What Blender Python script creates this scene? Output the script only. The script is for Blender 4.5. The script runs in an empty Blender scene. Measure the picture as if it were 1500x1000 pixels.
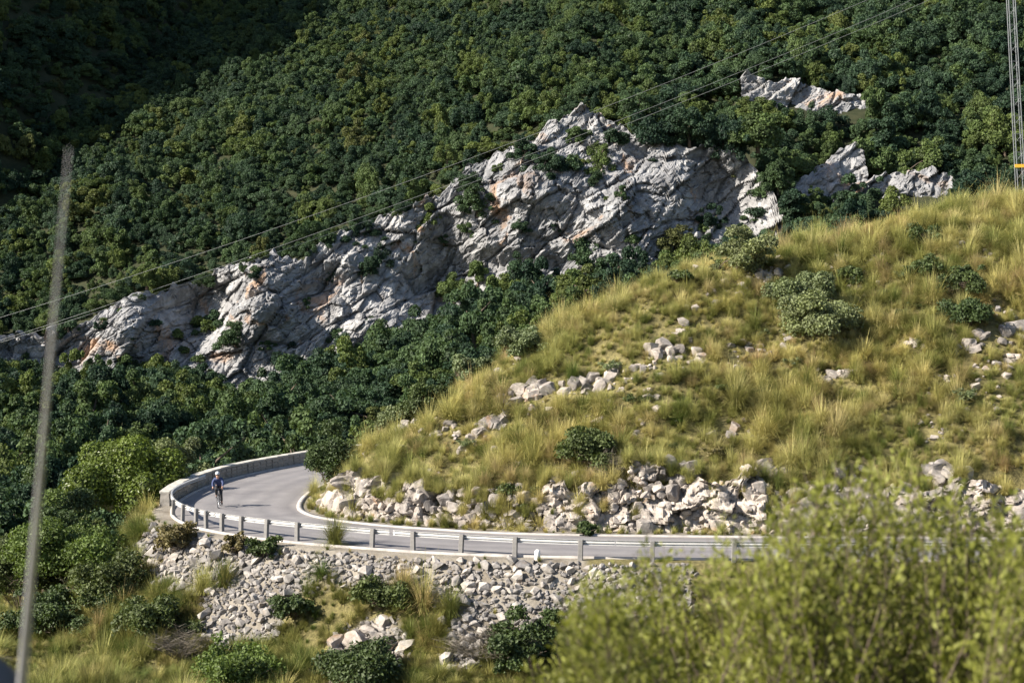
import bpy, bmesh, math, random
import numpy as np
from mathutils import Vector, Matrix

sc = bpy.context.scene
COL = sc.collection
R = math.radians
PI = math.pi

# ------------------------------------------------------------------ camera
# eye 10 m above the road; the photograph is 1500 px wide, focal length 2400 px, horizon at row 440
F_PX, HORIZON, EYE = 2400.0, 440.0, 10.0
cam_d = bpy.data.cameras.new('camera')
cam = bpy.data.objects.new('camera', cam_d)
COL.objects.link(cam)
cam.location = (0, 0, EYE)
cam.rotation_euler = (R(90), 0, 0)
cam_d.sensor_width = 36.0
cam_d.lens = F_PX / 1500 * 36
cam_d.shift_y = -(500 - HORIZON) / 1500
cam_d.clip_start, cam_d.clip_end = 0.1, 3000
cam_d.dof.use_dof = True
cam_d.dof.focus_distance = 76
cam_d.dof.aperture_fstop = 2.4
sc.camera = cam

# ------------------------------------------------------------------ sky, sun, exposure
SUN_EL = R(34)
SUN_AZ = R(202)          # direction towards the sun in the XY plane, 180 = straight left of the view
world = bpy.data.worlds.new('World')
sc.world = world
world.use_nodes = True
wn = world.node_tree
bg = wn.nodes['Background']
sky = wn.nodes.new('ShaderNodeTexSky')
sky.sky_type = 'NISHITA'
sky.sun_disc = False
sky.sun_elevation = SUN_EL
sky.sun_rotation = R(90) - SUN_AZ
sky.altitude = 400
wn.links.new(sky.outputs[0], bg.inputs[0])
bg.inputs[1].default_value = 0.075
sun_d = bpy.data.lights.new('sun', 'SUN')
sun_d.energy = 5.0
sun_d.angle = R(0.5)
sun_d.color = (1.0, 0.92, 0.79)
sun = bpy.data.objects.new('sun', sun_d)
COL.objects.link(sun)
TO_SUN = Vector((math.cos(SUN_AZ) * math.cos(SUN_EL), math.sin(SUN_AZ) * math.cos(SUN_EL), math.sin(SUN_EL)))
sun.rotation_euler = TO_SUN.to_track_quat('Z', 'Y').to_euler()
sun.location = (-60, 0, 60)
vs = sc.view_settings
vs.view_transform = 'Standard'
vs.look = 'None'
vs.exposure = 1.35
vs.gamma = 1.0
vs.use_curve_mapping = False
sc.cycles.max_bounces = 5
sc.cycles.diffuse_bounces = 2
sc.cycles.glossy_bounces = 2
sc.cycles.transmission_bounces = 3
sc.cycles.use_adaptive_sampling = True


# ------------------------------------------------------------------ helpers
def px(x, y, Y):
    """photo pixel at depth Y (metres) -> world point"""
    return Vector(((x - 750) / F_PX * Y, Y, EYE - (y - HORIZON) / F_PX * Y))


def to_px(X, Y, Z):
    return 750 + X / Y * F_PX, HORIZON + (EYE - Z) / Y * F_PX


def mesh_from(name, verts, faces, mats=(), smooth=False, attrs=None):
    me = bpy.data.meshes.new(name)
    v = verts.tolist() if isinstance(verts, np.ndarray) else verts
    f = faces.tolist() if isinstance(faces, np.ndarray) else faces
    me.from_pydata(v, [], f)
    for m in mats:
        me.materials.append(m)
    if smooth:
        me.polygons.foreach_set('use_smooth', np.ones(len(me.polygons), dtype=bool))
    if attrs:
        for k, a in attrs.items():
            at = me.attributes.new(k, 'FLOAT', 'POINT')
            at.data.foreach_set('value', np.asarray(a, dtype=np.float32))
    me.update()
    return me


def obj(name, me, parent=None, loc=None, rot=None, scale=None):
    o = bpy.data.objects.new(name, me)
    COL.objects.link(o)
    if parent is not None:
        o.parent = parent
    if loc is not None:
        o.location = loc
    if rot is not None:
        o.rotation_euler = rot
    if scale is not None:
        o.scale = scale if hasattr(scale, '__len__') else (scale,) * 3
    return o


def tag(o, label=None, cat=None, group=None, kind=None):
    if label:
        o['label'] = label
    if cat:
        o['category'] = cat
    if group:
        o['group'] = group
    if kind:
        o['kind'] = kind
    return o


def empty(name, loc=(0, 0, 0), rot=(0, 0, 0), scale=1.0):
    o = bpy.data.objects.new(name, None)
    o.empty_display_size = 0.2
    COL.objects.link(o)
    o.location = loc
    o.rotation_euler = rot
    o.scale = scale if hasattr(scale, '__len__') else (scale,) * 3
    return o


class MB:
    """collects boxes, tubes and lathes into one mesh"""
    def __init__(self):
        self.v, self.f, self.m = [], [], []

    def add(self, verts, faces, mat=0):
        b = len(self.v)
        self.v.extend([tuple(p) for p in verts])
        self.f.extend([[i + b for i in q] for q in faces])
        self.m.extend([mat] * len(faces))

    def tube(self, pts, rad, n=8, mat=0, cap=True):
        pts = [Vector(p) for p in pts]
        if not hasattr(rad, '__len__'):
            rad = [rad] * len(pts)
        vs_, fs = [], []
        ref = None
        for i, p in enumerate(pts):
            d = (pts[min(i + 1, len(pts) - 1)] - pts[max(i - 1, 0)])
            d = d.normalized() if d.length > 1e-9 else Vector((0, 0, 1))
            if ref is None:
                ref = Vector((1, 0, 0)) if abs(d.x) < 0.8 else Vector((0, 1, 0))
            a = (ref - d * ref.dot(d)).normalized()
            ref = a
            b = d.cross(a)
            for k in range(n):
                t = 2 * PI * k / n
                vs_.append(p + (a * math.cos(t) + b * math.sin(t)) * rad[i])
        for i in range(len(pts) - 1):
            for k in range(n):
                k2 = (k + 1) % n
                fs.append([i * n + k, i * n + k2, (i + 1) * n + k2, (i + 1) * n + k])
        if cap:
            fs.append(list(range(n))[::-1])
            fs.append([(len(pts) - 1) * n + k for k in range(n)])
        self.add(vs_, fs, mat)

    def box(self, c, size, M=None, mat=0, taper=1.0, bev=0.0):
        x, y, z = [s / 2 for s in size]
        if bev <= 0:
            vs_ = [Vector((sx * x * (taper if sz > 0 else 1), sy * y * (taper if sz > 0 else 1), sz * z))
                   for sz in (-1, 1) for sx, sy in ((-1, -1), (1, -1), (1, 1), (-1, 1))]
            fs = [[3, 2, 1, 0], [4, 5, 6, 7], [0, 1, 5, 4], [1, 2, 6, 5], [2, 3, 7, 6], [3, 0, 4, 7]]
        else:
            ring = [(-x + bev, -y), (x - bev, -y), (x, -y + bev), (x, y - bev), (x - bev, y), (-x + bev, y), (-x, y - bev), (-x, -y + bev)]
            vs_ = []
            for zz, k in ((-z, 1 - bev / max(x, y)), (-z + bev, 1), (z - bev, taper), (z, taper * (1 - bev / max(x, y)))):
                vs_ += [Vector((a * k, b * k, zz)) for a, b in ring]
            fs = [list(range(8))[::-1], [24 + k for k in range(8)]]
            for i in range(3):
                for k in range(8):
                    fs.append([i * 8 + k, i * 8 + (k + 1) % 8, (i + 1) * 8 + (k + 1) % 8, (i + 1) * 8 + k])
        if M is not None:
            vs_ = [M @ v for v in vs_]
        vs_ = [v + Vector(c) for v in vs_]
        self.add(vs_, fs, mat)

    def lathe(self, prof, n=12, c=(0, 0, 0), mat=0):
        vs_, fs = [], []
        for r, z in prof:
            for k in range(n):
                t = 2 * PI * k / n
                vs_.append((c[0] + r * math.cos(t), c[1] + r * math.sin(t), c[2] + z))
        for i in range(len(prof) - 1):
            for k in range(n):
                fs.append([i * n + k, i * n + (k + 1) % n, (i + 1) * n + (k + 1) % n, (i + 1) * n + k])
        fs.append(list(range(n))[::-1])
        fs.append([(len(prof) - 1) * n + k for k in range(n)])
        self.add(vs_, fs, mat)

    def mesh(self, name, mats, smooth=False):
        me = bpy.data.meshes.new(name)
        me.from_pydata(self.v, [], self.f)
        for m in (mats if isinstance(mats, (list, tuple)) else [mats]):
            me.materials.append(m)
        me.polygons.foreach_set('material_index', self.m)
        if smooth:
            me.polygons.foreach_set('use_smooth', [True] * len(self.f))
        me.update()
        return me

    def build(self, name, mats, parent=None, smooth=False, **kw):
        return obj(name, self.mesh(name, mats, smooth), parent, **kw)


# ------------------------------------------------------------------ numpy noise
def _hash(ix, iy, iz, seed):
    h = (ix.astype(np.int64) * 374761393 + iy.astype(np.int64) * 668265263 + iz.astype(np.int64) * 2147483647 * 3 + seed * 144269) & 0xFFFFFFFF
    h = ((h ^ (h >> 13)) * 1274126177) & 0xFFFFFFFF
    h = ((h ^ (h >> 16)) * 2246822519) & 0xFFFFFFFF
    h = (h ^ (h >> 15)) & 0xFFFFFFFF
    return h / 4294967295.0


def vnoise(x, y, z, seed=0):
    x, y, z = np.broadcast_arrays(np.asarray(x, float), np.asarray(y, float), np.asarray(z, float))
    ix, iy, iz = np.floor(x), np.floor(y), np.floor(z)
    fx, fy, fz = x - ix, y - iy, z - iz
    fx, fy, fz = [f * f * f * (f * (f * 6 - 15) + 10) for f in (fx, fy, fz)]
    out = 0
    for dx in (0, 1):
        for dy in (0, 1):
            for dz in (0, 1):
                w = (fx if dx else 1 - fx) * (fy if dy else 1 - fy) * (fz if dz else 1 - fz)
                out = out + w * _hash(ix + dx, iy + dy, iz + dz, seed)
    return out


def fbm(x, y, z=0.0, oct=4, seed=0, gain=0.5):
    """about -1..1"""
    a, s, t, f = 1.0, 0.0, 0.0, 1.0
    for o in range(oct):
        s = s + a * (vnoise(np.asarray(x) * f, np.asarray(y) * f, np.asarray(z) * f, seed + o * 17) * 2 - 1)
        t += a
        a *= gain
        f *= 2.03
    return s / t * 1.6


def worley(x, y, z, seed=0):
    """returns F1, F2, random value of the nearest cell"""
    x, y, z = np.broadcast_arrays(np.asarray(x, float), np.asarray(y, float), np.asarray(z, float))
    ix, iy, iz = np.floor(x), np.floor(y), np.floor(z)
    f1 = np.full(x.shape, 9.0)
    f2 = np.full(x.shape, 9.0)
    cid = np.zeros(x.shape)
    tx, ty = np.zeros(x.shape), np.zeros(x.shape)
    for dx in (-1, 0, 1):
        for dy in (-1, 0, 1):
            for dz in (-1, 0, 1):
                cx, cy, cz = ix + dx, iy + dy, iz + dz
                px_ = cx + _hash(cx, cy, cz, seed + 1)
                py_ = cy + _hash(cx, cy, cz, seed + 2)
                pz_ = cz + _hash(cx, cy, cz, seed + 3)
                d = np.sqrt((px_ - x) ** 2 + (py_ - y) ** 2 + (pz_ - z) ** 2)
                near = d < f1
                f2 = np.where(near, f1, np.minimum(f2, d))
                cid = np.where(near, _hash(cx, cy, cz, seed + 4), cid)
                tx, ty = np.where(near, x - px_, tx), np.where(near, y - py_, ty)
                f1 = np.where(near, d, f1)
    # every cell is a flat facet leaning its own way
    tilt = tx * ((cid * 57.31) % 1.0 - 0.5) * 2 + ty * ((cid * 131.7) % 1.0 - 0.5) * 2
    return f1, f2, cid, tilt


def smin(a, b, k):
    h = np.clip(0.5 + 0.5 * (b - a) / k, 0, 1)
    return b * (1 - h) + a * h - k * h * (1 - h)


def sstep(a, b, x):
    t = np.clip((x - a) / (b - a), 0, 1)
    return t * t * (3 - 2 * t)


# ------------------------------------------------------------------ materials
def new_mat(name):
    m = bpy.data.materials.new(name)
    m.use_nodes = True
    nt = m.node_tree
    b = nt.nodes['Principled BSDF']
    return m, nt, b


def N(nt, kind, **kw):
    n = nt.nodes.new(kind)
    for k, v in kw.items():
        setattr(n, k, v)
    return n


def ramp(nt, stops, src=None, interp='LINEAR'):
    r = N(nt, 'ShaderNodeValToRGB')
    r.color_ramp.interpolation = interp
    els = r.color_ramp.elements
    while len(els) > 1:
        els.remove(els[-1])
    els[0].position = stops[0][0]
    els[0].color = (*stops[0][1], 1)
    for p, c in stops[1:]:
        e = els.new(p)
        e.color = (*c, 1)
    if src is not None:
        nt.links.new(src, r.inputs[0])
    return r


def noise_node(nt, scale, detail=4, rough=0.55, vec=None, dist=0.0):
    n = N(nt, 'ShaderNodeTexNoise')
    n.inputs['Scale'].default_value = scale
    n.inputs['Detail'].default_value = detail
    n.inputs['Roughness'].default_value = rough
    n.inputs['Distortion'].default_value = dist
    if vec is not None:
        nt.links.new(vec, n.inputs['Vector'])
    return n


def mix_col(nt, fac, a, b, blend='MIX'):
    m = N(nt, 'ShaderNodeMix', data_type='RGBA', blend_type=blend)
    for i, s in ((0, fac), (6, a), (7, b)):
        if hasattr(s, 'is_output') or isinstance(s, bpy.types.NodeSocket):
            nt.links.new(s, m.inputs[i])
        elif i == 0:
            m.inputs[0].default_value = s
        else:
            m.inputs[i].default_value = (*s, 1)
    return m.outputs[2]


def pos_vec(nt):
    return N(nt, 'ShaderNodeNewGeometry').outputs['Position']


def attr(nt, name):
    a = N(nt, 'ShaderNodeAttribute')
    a.attribute_name = name
    return a.outputs['Fac']


def math_node(nt, op, a, b=None):
    m = N(nt, 'ShaderNodeMath', operation=op)
    for i, s in enumerate((a, b)):
        if s is None:
            continue
        if isinstance(s, bpy.types.NodeSocket):
            nt.links.new(s, m.inputs[i])
        else:
            m.inputs[i].default_value = s
    return m.outputs[0]


def bump(nt, bsdf, height, strength=0.4, dist=0.1):
    b = N(nt, 'ShaderNodeBump')
    b.inputs['Strength'].default_value = strength
    b.inputs['Distance'].default_value = dist
    nt.links.new(height, b.inputs['Height'])
    nt.links.new(b.outputs[0], bsdf.inputs['Normal'])


def plain_mat(name, col, rough=0.6, metal=0.0, var=0.12, scale=6.0):
    m, nt, b = new_mat(name)
    n = noise_node(nt, scale, 5, 0.6, N(nt, 'ShaderNodeTexCoord').outputs['Object'])
    r = ramp(nt, [(0.3, tuple(c * (1 - var) for c in col)), (0.7, tuple(min(1, c * (1 + var)) for c in col))], n.outputs[0])
    nt.links.new(r.outputs[0], b.inputs['Base Color'])
    b.inputs['Roughness'].default_value = rough
    b.inputs['Metallic'].default_value = metal
    return m


def rock_mat(name, light, dark, stain, scale=1.0, stain_amt=0.62, bump_d=0.12, random_tone=True):
    m, nt, b = new_mat(name)
    p = pos_vec(nt)
    n1 = noise_node(nt, 0.9 * scale, 8, 0.68, p, 0.6)
    r1 = ramp(nt, [(0.30, dark), (0.47, tuple((a + c) / 2 for a, c in zip(light, dark))), (0.62, light)], n1.outputs[0])
    # streaks running down the face
    mp = N(nt, 'ShaderNodeMapping')
    mp.inputs['Scale'].default_value = (1.4 * scale, 1.4 * scale, 0.22 * scale)
    nt.links.new(p, mp.inputs[0])
    n2 = noise_node(nt, 1.0, 5, 0.6, mp.outputs[0], 0.3)
    st = ramp(nt, [(0.50, (0, 0, 0)), (0.72, (1, 1, 1))], n2.outputs[0])
    c = mix_col(nt, math_node(nt, 'MULTIPLY', st.outputs[0], 0.6), r1.outputs[0], tuple(d * 0.55 for d in dark))
    n3 = noise_node(nt, 0.33 * scale, 4, 0.6, p, 1.0)
    s2 = ramp(nt, [(stain_amt, (0, 0, 0)), (stain_amt + 0.1, (1, 1, 1))], n3.outputs[0])
    c = mix_col(nt, math_node(nt, 'MULTIPLY', s2.outputs[0], 0.7), c, stain)
    n5 = noise_node(nt, 0.10 * scale, 4, 0.6, p, 0.8)
    r5 = ramp(nt, [(0.36, (0.72, 0.73, 0.76)), (0.6, (1.06, 1.05, 1.04))], n5.outputs[0])
    c = mix_col(nt, 1.0, c, r5.outputs[0], 'MULTIPLY')
    if random_tone:
        oi = N(nt, 'ShaderNodeObjectInfo')
        rr = ramp(nt, [(0, (0.62, 0.61, 0.62)), (0.5, (0.95, 0.93, 0.91)), (1, (1.15, 1.1, 1.06))], oi.outputs['Random'])
        c = mix_col(nt, 1.0, c, rr.outputs[0], 'MULTIPLY')
    nt.links.new(c, b.inputs['Base Color'])
    b.inputs['Roughness'].default_value = 0.9
    b.inputs['Specular IOR Level'].default_value = 0.2
    n4 = noise_node(nt, 3.5 * scale, 8, 0.7, p, 0.4)
    bump(nt, b, n4.outputs[0], 0.7, bump_d)
    return m


def leaf_mat(name, cols, rough=0.55, trans=0.25, tone_lo=0.65, tone_hi=1.3, spec=0.25):
    """cols: ramp over the object's random number; 'tone' varies leaf by leaf"""
    m, nt, b = new_mat(name)
    oi = N(nt, 'ShaderNodeObjectInfo')
    r = ramp(nt, cols, oi.outputs['Random'])
    t = attr(nt, 'tone')
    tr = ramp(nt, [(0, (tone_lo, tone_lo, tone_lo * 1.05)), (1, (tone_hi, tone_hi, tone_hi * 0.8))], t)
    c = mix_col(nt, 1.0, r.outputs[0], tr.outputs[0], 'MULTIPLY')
    nt.links.new(c, b.inputs['Base Color'])
    b.inputs['Roughness'].default_value = rough
    b.inputs['Specular IOR Level'].default_value = spec
    if trans > 0:
        tl = N(nt, 'ShaderNodeBsdfTranslucent')
        nt.links.new(mix_col(nt, 1.0, c, (1.25, 1.3, 0.6), 'MULTIPLY'), tl.inputs[0])
        mx = N(nt, 'ShaderNodeMixShader')
        mx.inputs[0].default_value = trans
        nt.links.new(b.outputs[0], mx.inputs[1])
        nt.links.new(tl.outputs[0], mx.inputs[2])
        nt.links.new(mx.outputs[0], nt.nodes['Material Output'].inputs[0])
    return m


def grass_mat(name, base_cols, tip_cols):
    m, nt, b = new_mat(name)
    oi = N(nt, 'ShaderNodeObjectInfo')
    rb = ramp(nt, base_cols, oi.outputs['Random'])
    rt = ramp(nt, tip_cols, oi.outputs['Random'])
    h = attr(nt, 'along')
    c = mix_col(nt, h, rb.outputs[0], rt.outputs[0])
    pn_ = noise_node(nt, 0.22, 3, 0.6, oi.outputs['Location'])
    pr_ = ramp(nt, [(0.36, (0.80, 0.86, 0.74)), (0.5, (1, 1, 1)), (0.66, (1.12, 1.06, 1.02))], pn_.outputs[0])
    c = mix_col(nt, 1.0, c, pr_.outputs[0], 'MULTIPLY')
    tr = ramp(nt, [(0, (0.72, 0.72, 0.72)), (1, (1.25, 1.22, 1.12))], attr(nt, 'tone'))
    c = mix_col(nt, 1.0, c, tr.outputs[0], 'MULTIPLY')
    nt.links.new(c, b.inputs['Base Color'])
    b.inputs['Roughness'].default_value = 0.6
    b.inputs['Specular IOR Level'].default_value = 0.2
    tl = N(nt, 'ShaderNodeBsdfTranslucent')
    nt.links.new(c, tl.inputs[0])
    mx = N(nt, 'ShaderNodeMixShader')
    mx.inputs[0].default_value = 0.35
    nt.links.new(b.outputs[0], mx.inputs[1])
    nt.links.new(tl.outputs[0], mx.inputs[2])
    nt.links.new(mx.outputs[0], nt.nodes['Material Output'].inputs[0])
    return m


M_CLIFF = rock_mat('limestone_cliff', (0.345, 0.345, 0.35), (0.135, 0.135, 0.142), (0.36, 0.215, 0.12), 0.5, 0.585, 0.35, False)
M_ROCK = rock_mat('limestone_rock', (0.43, 0.398, 0.368), (0.17, 0.152, 0.136), (0.33, 0.20, 0.11), 2.0, 0.60, 0.07)
M_RUBBLE = rock_mat('rubble_stone', (0.445, 0.425, 0.40), (0.18, 0.168, 0.155), (0.34, 0.26, 0.19), 2.2, 0.62, 0.03)
M_OAK = leaf_mat('oak_leaves', [(0.0, (0.022, 0.043, 0.032)), (0.3, (0.038, 0.066, 0.043)), (0.6, (0.054, 0.087, 0.045)), (0.82, (0.074, 0.106, 0.043)),
                                (0.96, (0.090, 0.116, 0.040)), (1.0, (0.086, 0.094, 0.042))], trans=0.2, tone_lo=0.5, tone_hi=1.5, spec=0.12)
M_OLIVE = leaf_mat('grey_green_leaves', [(0, (0.11, 0.14, 0.075)), (1, (0.15, 0.17, 0.085))], trans=0.2)
M_DARK = leaf_mat('dark_mastic_leaves', [(0, (0.045, 0.07, 0.028)), (1, (0.075, 0.095, 0.034))], trans=0.2)
M_CAROB = leaf_mat('glossy_bright_leaves', [(0, (0.085, 0.12, 0.022)), (1, (0.10, 0.13, 0.025))], trans=0.2, rough=0.4)
M_DEAD = leaf_mat('dry_grey_twigs', [(0, (0.10, 0.085, 0.075)), (1, (0.15, 0.13, 0.115))], trans=0.0)
M_SHOOT = leaf_mat('fresh_narrow_leaves', [(0, (0.17, 0.185, 0.045)), (1, (0.185, 0.195, 0.05))], trans=0.34, tone_lo=0.4, tone_hi=1.5)
M_BARK = plain_mat('bark', (0.10, 0.075, 0.055), 0.9, 0, 0.35, 9)
M_GRASS = grass_mat('tussock_grass',
                    [(0, (0.23, 0.205, 0.07)), (0.5, (0.24, 0.215, 0.065)), (0.8, (0.16, 0.165, 0.045)), (1, (0.10, 0.125, 0.034))],
                    [(0, (0.36, 0.27, 0.15)), (0.1, (0.49, 0.41, 0.21)), (0.2, (0.56, 0.51, 0.235)), (0.45, (0.50, 0.475, 0.195)), (0.68, (0.42, 0.405, 0.15)), (0.86, (0.27, 0.28, 0.09)), (1, (0.175, 0.20, 0.06))])
M_ASPHALT, nt, b = new_mat('worn_asphalt')
_p = pos_vec(nt)
_n = noise_node(nt, 0.35, 6, 0.62, _p, 0.4)
_r = ramp(nt, [(0.30, (0.125, 0.119, 0.126)), (0.45, (0.175, 0.166, 0.171)), (0.58, (0.19, 0.181, 0.184)), (0.70, (0.235, 0.222, 0.222))], _n.outputs[0])
_n2 = noise_node(nt, 60, 2, 0.5, _p)
_c = mix_col(nt, 0.22, _r.outputs[0], _n2.outputs[0], 'OVERLAY')
_n3 = noise_node(nt, 1.1, 3, 0.7, _p, 2.5)
_cr = ramp(nt, [(0.485, (0, 0, 0)), (0.5, (1, 1, 1)), (0.515, (0, 0, 0))], _n3.outputs[0])
_c = mix_col(nt, math_node(nt, 'MULTIPLY', _cr.outputs[0], 0.4), _c, (0.10, 0.095, 0.095))
# wheel paths polished paler, a darker oil-stained strip between them, grit along both edges
_ab = math_node(nt, 'ABSOLUTE', attr(nt, 'across'))
_wn = noise_node(nt, 0.5, 4, 0.6, _p, 0.5)
_ab = math_node(nt, 'ADD', _ab, math_node(nt, 'MULTIPLY', math_node(nt, 'SUBTRACT', _wn.outputs[0], 0.5), 0.9))
_wr = ramp(nt, [(0.0, (0.90, 0.90, 0.91)), (0.22, (1.07, 1.06, 1.05)), (0.40, (0.86, 0.86, 0.87)), (0.62, (1.08, 1.07, 1.06)), (0.86, (0.88, 0.87, 0.86)), (0.97, (1.2, 1.16, 1.1))], math_node(nt, 'DIVIDE', _ab, 2.9))
_c = mix_col(nt, 1.0, _c, _wr.outputs[0], 'MULTIPLY')
nt.links.new(_c, b.inputs['Base Color'])
b.inputs['Roughness'].default_value = 0.85
bump(nt, b, _n2.outputs[0], 0.3, 0.01)
M_KERB = plain_mat('pale_concrete', (0.34, 0.315, 0.295), 0.85, 0, 0.35, 2.0)
M_POST = plain_mat('post_concrete', (0.17, 0.163, 0.158), 0.85, 0, 0.2, 8)
M_RAIL = plain_mat('weathered_rail', (0.56, 0.555, 0.55), 0.42, 0.25, 0.10, 3)
M_WALL = plain_mat('parapet_stone', (0.30, 0.275, 0.245), 0.9, 0, 0.35, 3.5)
M_COPING = plain_mat('coping_stone', (0.40, 0.38, 0.34), 0.9, 0, 0.25, 4)
M_WHITE = plain_mat('white_paint', (0.75, 0.74, 0.72), 0.6, 0, 0.06, 10)
M_STEEL = plain_mat('galvanised_steel', (0.11, 0.12, 0.13), 0.6, 0.3, 0.1, 4)
M_CABLE = plain_mat('cable_aluminium', (0.20, 0.21, 0.21), 0.45, 0.3, 0.05, 4)
M_ORANGE = plain_mat('orange_plate', (0.72, 0.36, 0.03), 0.6, 0, 0.08, 10)

# ground: colour follows what covers it (attribute cover: 0 grass, 1 bare stony soil, 2 woodland floor)
M_GROUND, nt, b = new_mat('hillside_soil')
_p = pos_vec(nt)
_n = noise_node(nt, 0.7, 8, 0.65, _p, 0.5)
_nf = noise_node(nt, 7.0, 6, 0.75, _p, 0.6)
_g0 = ramp(nt, [(0.30, (0.085, 0.075, 0.036)), (0.5, (0.135, 0.118, 0.052)), (0.7, (0.19, 0.165, 0.08))], _n.outputs[0])
_gf = ramp(nt, [(0.36, (0.45, 0.45, 0.45)), (0.5, (1, 1, 1)), (0.64, (1.5, 1.45, 1.4))], _nf.outputs[0])


class _G:
    outputs = [mix_col(nt, 1.0, _g0.outputs[0], _gf.outputs[0], 'MULTIPLY')]


_g = _G
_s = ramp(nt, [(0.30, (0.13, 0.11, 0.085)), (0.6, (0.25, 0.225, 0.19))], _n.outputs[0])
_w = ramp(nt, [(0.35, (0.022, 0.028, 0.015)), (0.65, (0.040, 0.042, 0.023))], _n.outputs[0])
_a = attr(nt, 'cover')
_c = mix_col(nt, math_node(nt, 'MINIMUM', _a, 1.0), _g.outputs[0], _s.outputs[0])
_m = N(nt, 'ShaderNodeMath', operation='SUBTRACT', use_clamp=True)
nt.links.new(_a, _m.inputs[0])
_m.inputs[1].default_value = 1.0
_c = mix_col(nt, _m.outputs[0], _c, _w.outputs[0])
nt.links.new(_c, b.inputs['Base Color'])
b.inputs['Roughness'].default_value = 0.95
b.inputs['Specular IOR Level'].default_value = 0.1
_n4 = noise_node(nt, 5, 7, 0.7, _p)
bump(nt, b, _n4.outputs[0], 0.8, 0.08)

# ------------------------------------------------------------------ road centre line and the lie of the land
C_PTS = [(75, 63.5), (55, 64.2), (40, 65), (21, 65.8), (10, 66.2), (0, 67.2), (-5, 69.0), (-8.5, 71.0), (-11.3, 73.7), (-12.9, 77), (-13.5, 81),
         (-13.5, 86), (-12.8, 91), (-11.2, 96), (-8.5, 101.5), (-4, 107), (3, 112), (12, 116), (25, 120), (45, 123), (70, 125)]


def spline(pts, step):
    P = np.array(pts, float)
    out = []
    for i in range(len(P) - 1):
        p0, p1, p2, p3 = P[max(i - 1, 0)], P[i], P[i + 1], P[min(i + 2, len(P) - 1)]
        n = max(2, int(np.linalg.norm(p2 - p1) / step))
        for k in range(n):
            t = k / n
            out.append(0.5 * ((2 * p1) + (-p0 + p2) * t + (2 * p0 - 5 * p1 + 4 * p2 - p3) * t * t + (-p0 + 3 * p1 - 3 * p2 + p3) * t ** 3))
    out.append(P[-1])
    return np.array(out)


CL = spline(C_PTS, 0.6)
CT = np.gradient(CL, axis=0)
CT /= np.linalg.norm(CT, axis=1)[:, None]
CS = np.concatenate([[0], np.cumsum(np.linalg.norm(np.diff(CL, axis=0), axis=1))])
HALF = 2.9


def road_dist(X, Y):
    """signed distance to the road's centre line (positive on the hill side) and the position along it"""
    X = np.asarray(X, float).ravel()
    Y = np.asarray(Y, float).ravel()
    s = np.empty(len(X))
    u = np.empty(len(X))
    A, D = CL[:-1], np.diff(CL, axis=0)
    L2 = (D ** 2).sum(1)
    for i in range(0, len(X), 4000):
        x, y = X[i:i + 4000, None], Y[i:i + 4000, None]
        t = np.clip(((x - A[:, 0]) * D[:, 0] + (y - A[:, 1]) * D[:, 1]) / L2, 0, 1)
        dx, dy = x - A[:, 0] - t * D[:, 0], y - A[:, 1] - t * D[:, 1]
        d2 = dx * dx + dy * dy
        j = d2.argmin(1)
        r = np.arange(len(j))
        cr = D[j, 0] * dy[r, j] - D[j, 1] * dx[r, j]
        s[i:i + 4000] = np.sqrt(d2[r, j]) * np.where(cr < 0, 1, -1)
        u[i:i + 4000] = CS[j] + t[r, j] * np.sqrt(L2[j])
    return s, u


SKY_X = [-16, -12, -10.6, -9, -6.8, -4, 2, 9.6, 13.4, 17.3, 21, 25, 28.8, 45, 70, 120]
SKY_Z = [0.0, 0.3, 1.2, 2.5, 3.9, 5.2, 8.3, 11.6, 12.1, 13.1, 13.9, 14.8, 15.6, 18.5, 22, 26]


def cut_height(u):
    return 1.55 + 0.65 * (vnoise(u * 0.16, 3.1, 0, 5) * 2 - 1) + 0.25 * (vnoise(u * 0.7, 7.7, 0, 6) * 2 - 1)


def valley_floor(X, Y):
    f0 = -7.0 - 0.02 * np.abs(X)
    f1 = np.interp(X, [-120, -90, -61, -42, -30, -16, -5, 8, 25, 40, 100], [-2.5, -2, -1.6, -1.6, -4.6, 1.0, 6.2, 9.0, 12.5, 14, 18])
    t = sstep(112, 192, Y)
    return f0 * (1 - t) + f1 * t + 0.9 * fbm(X / 17, Y / 17, 0, 3, 31)


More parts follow.
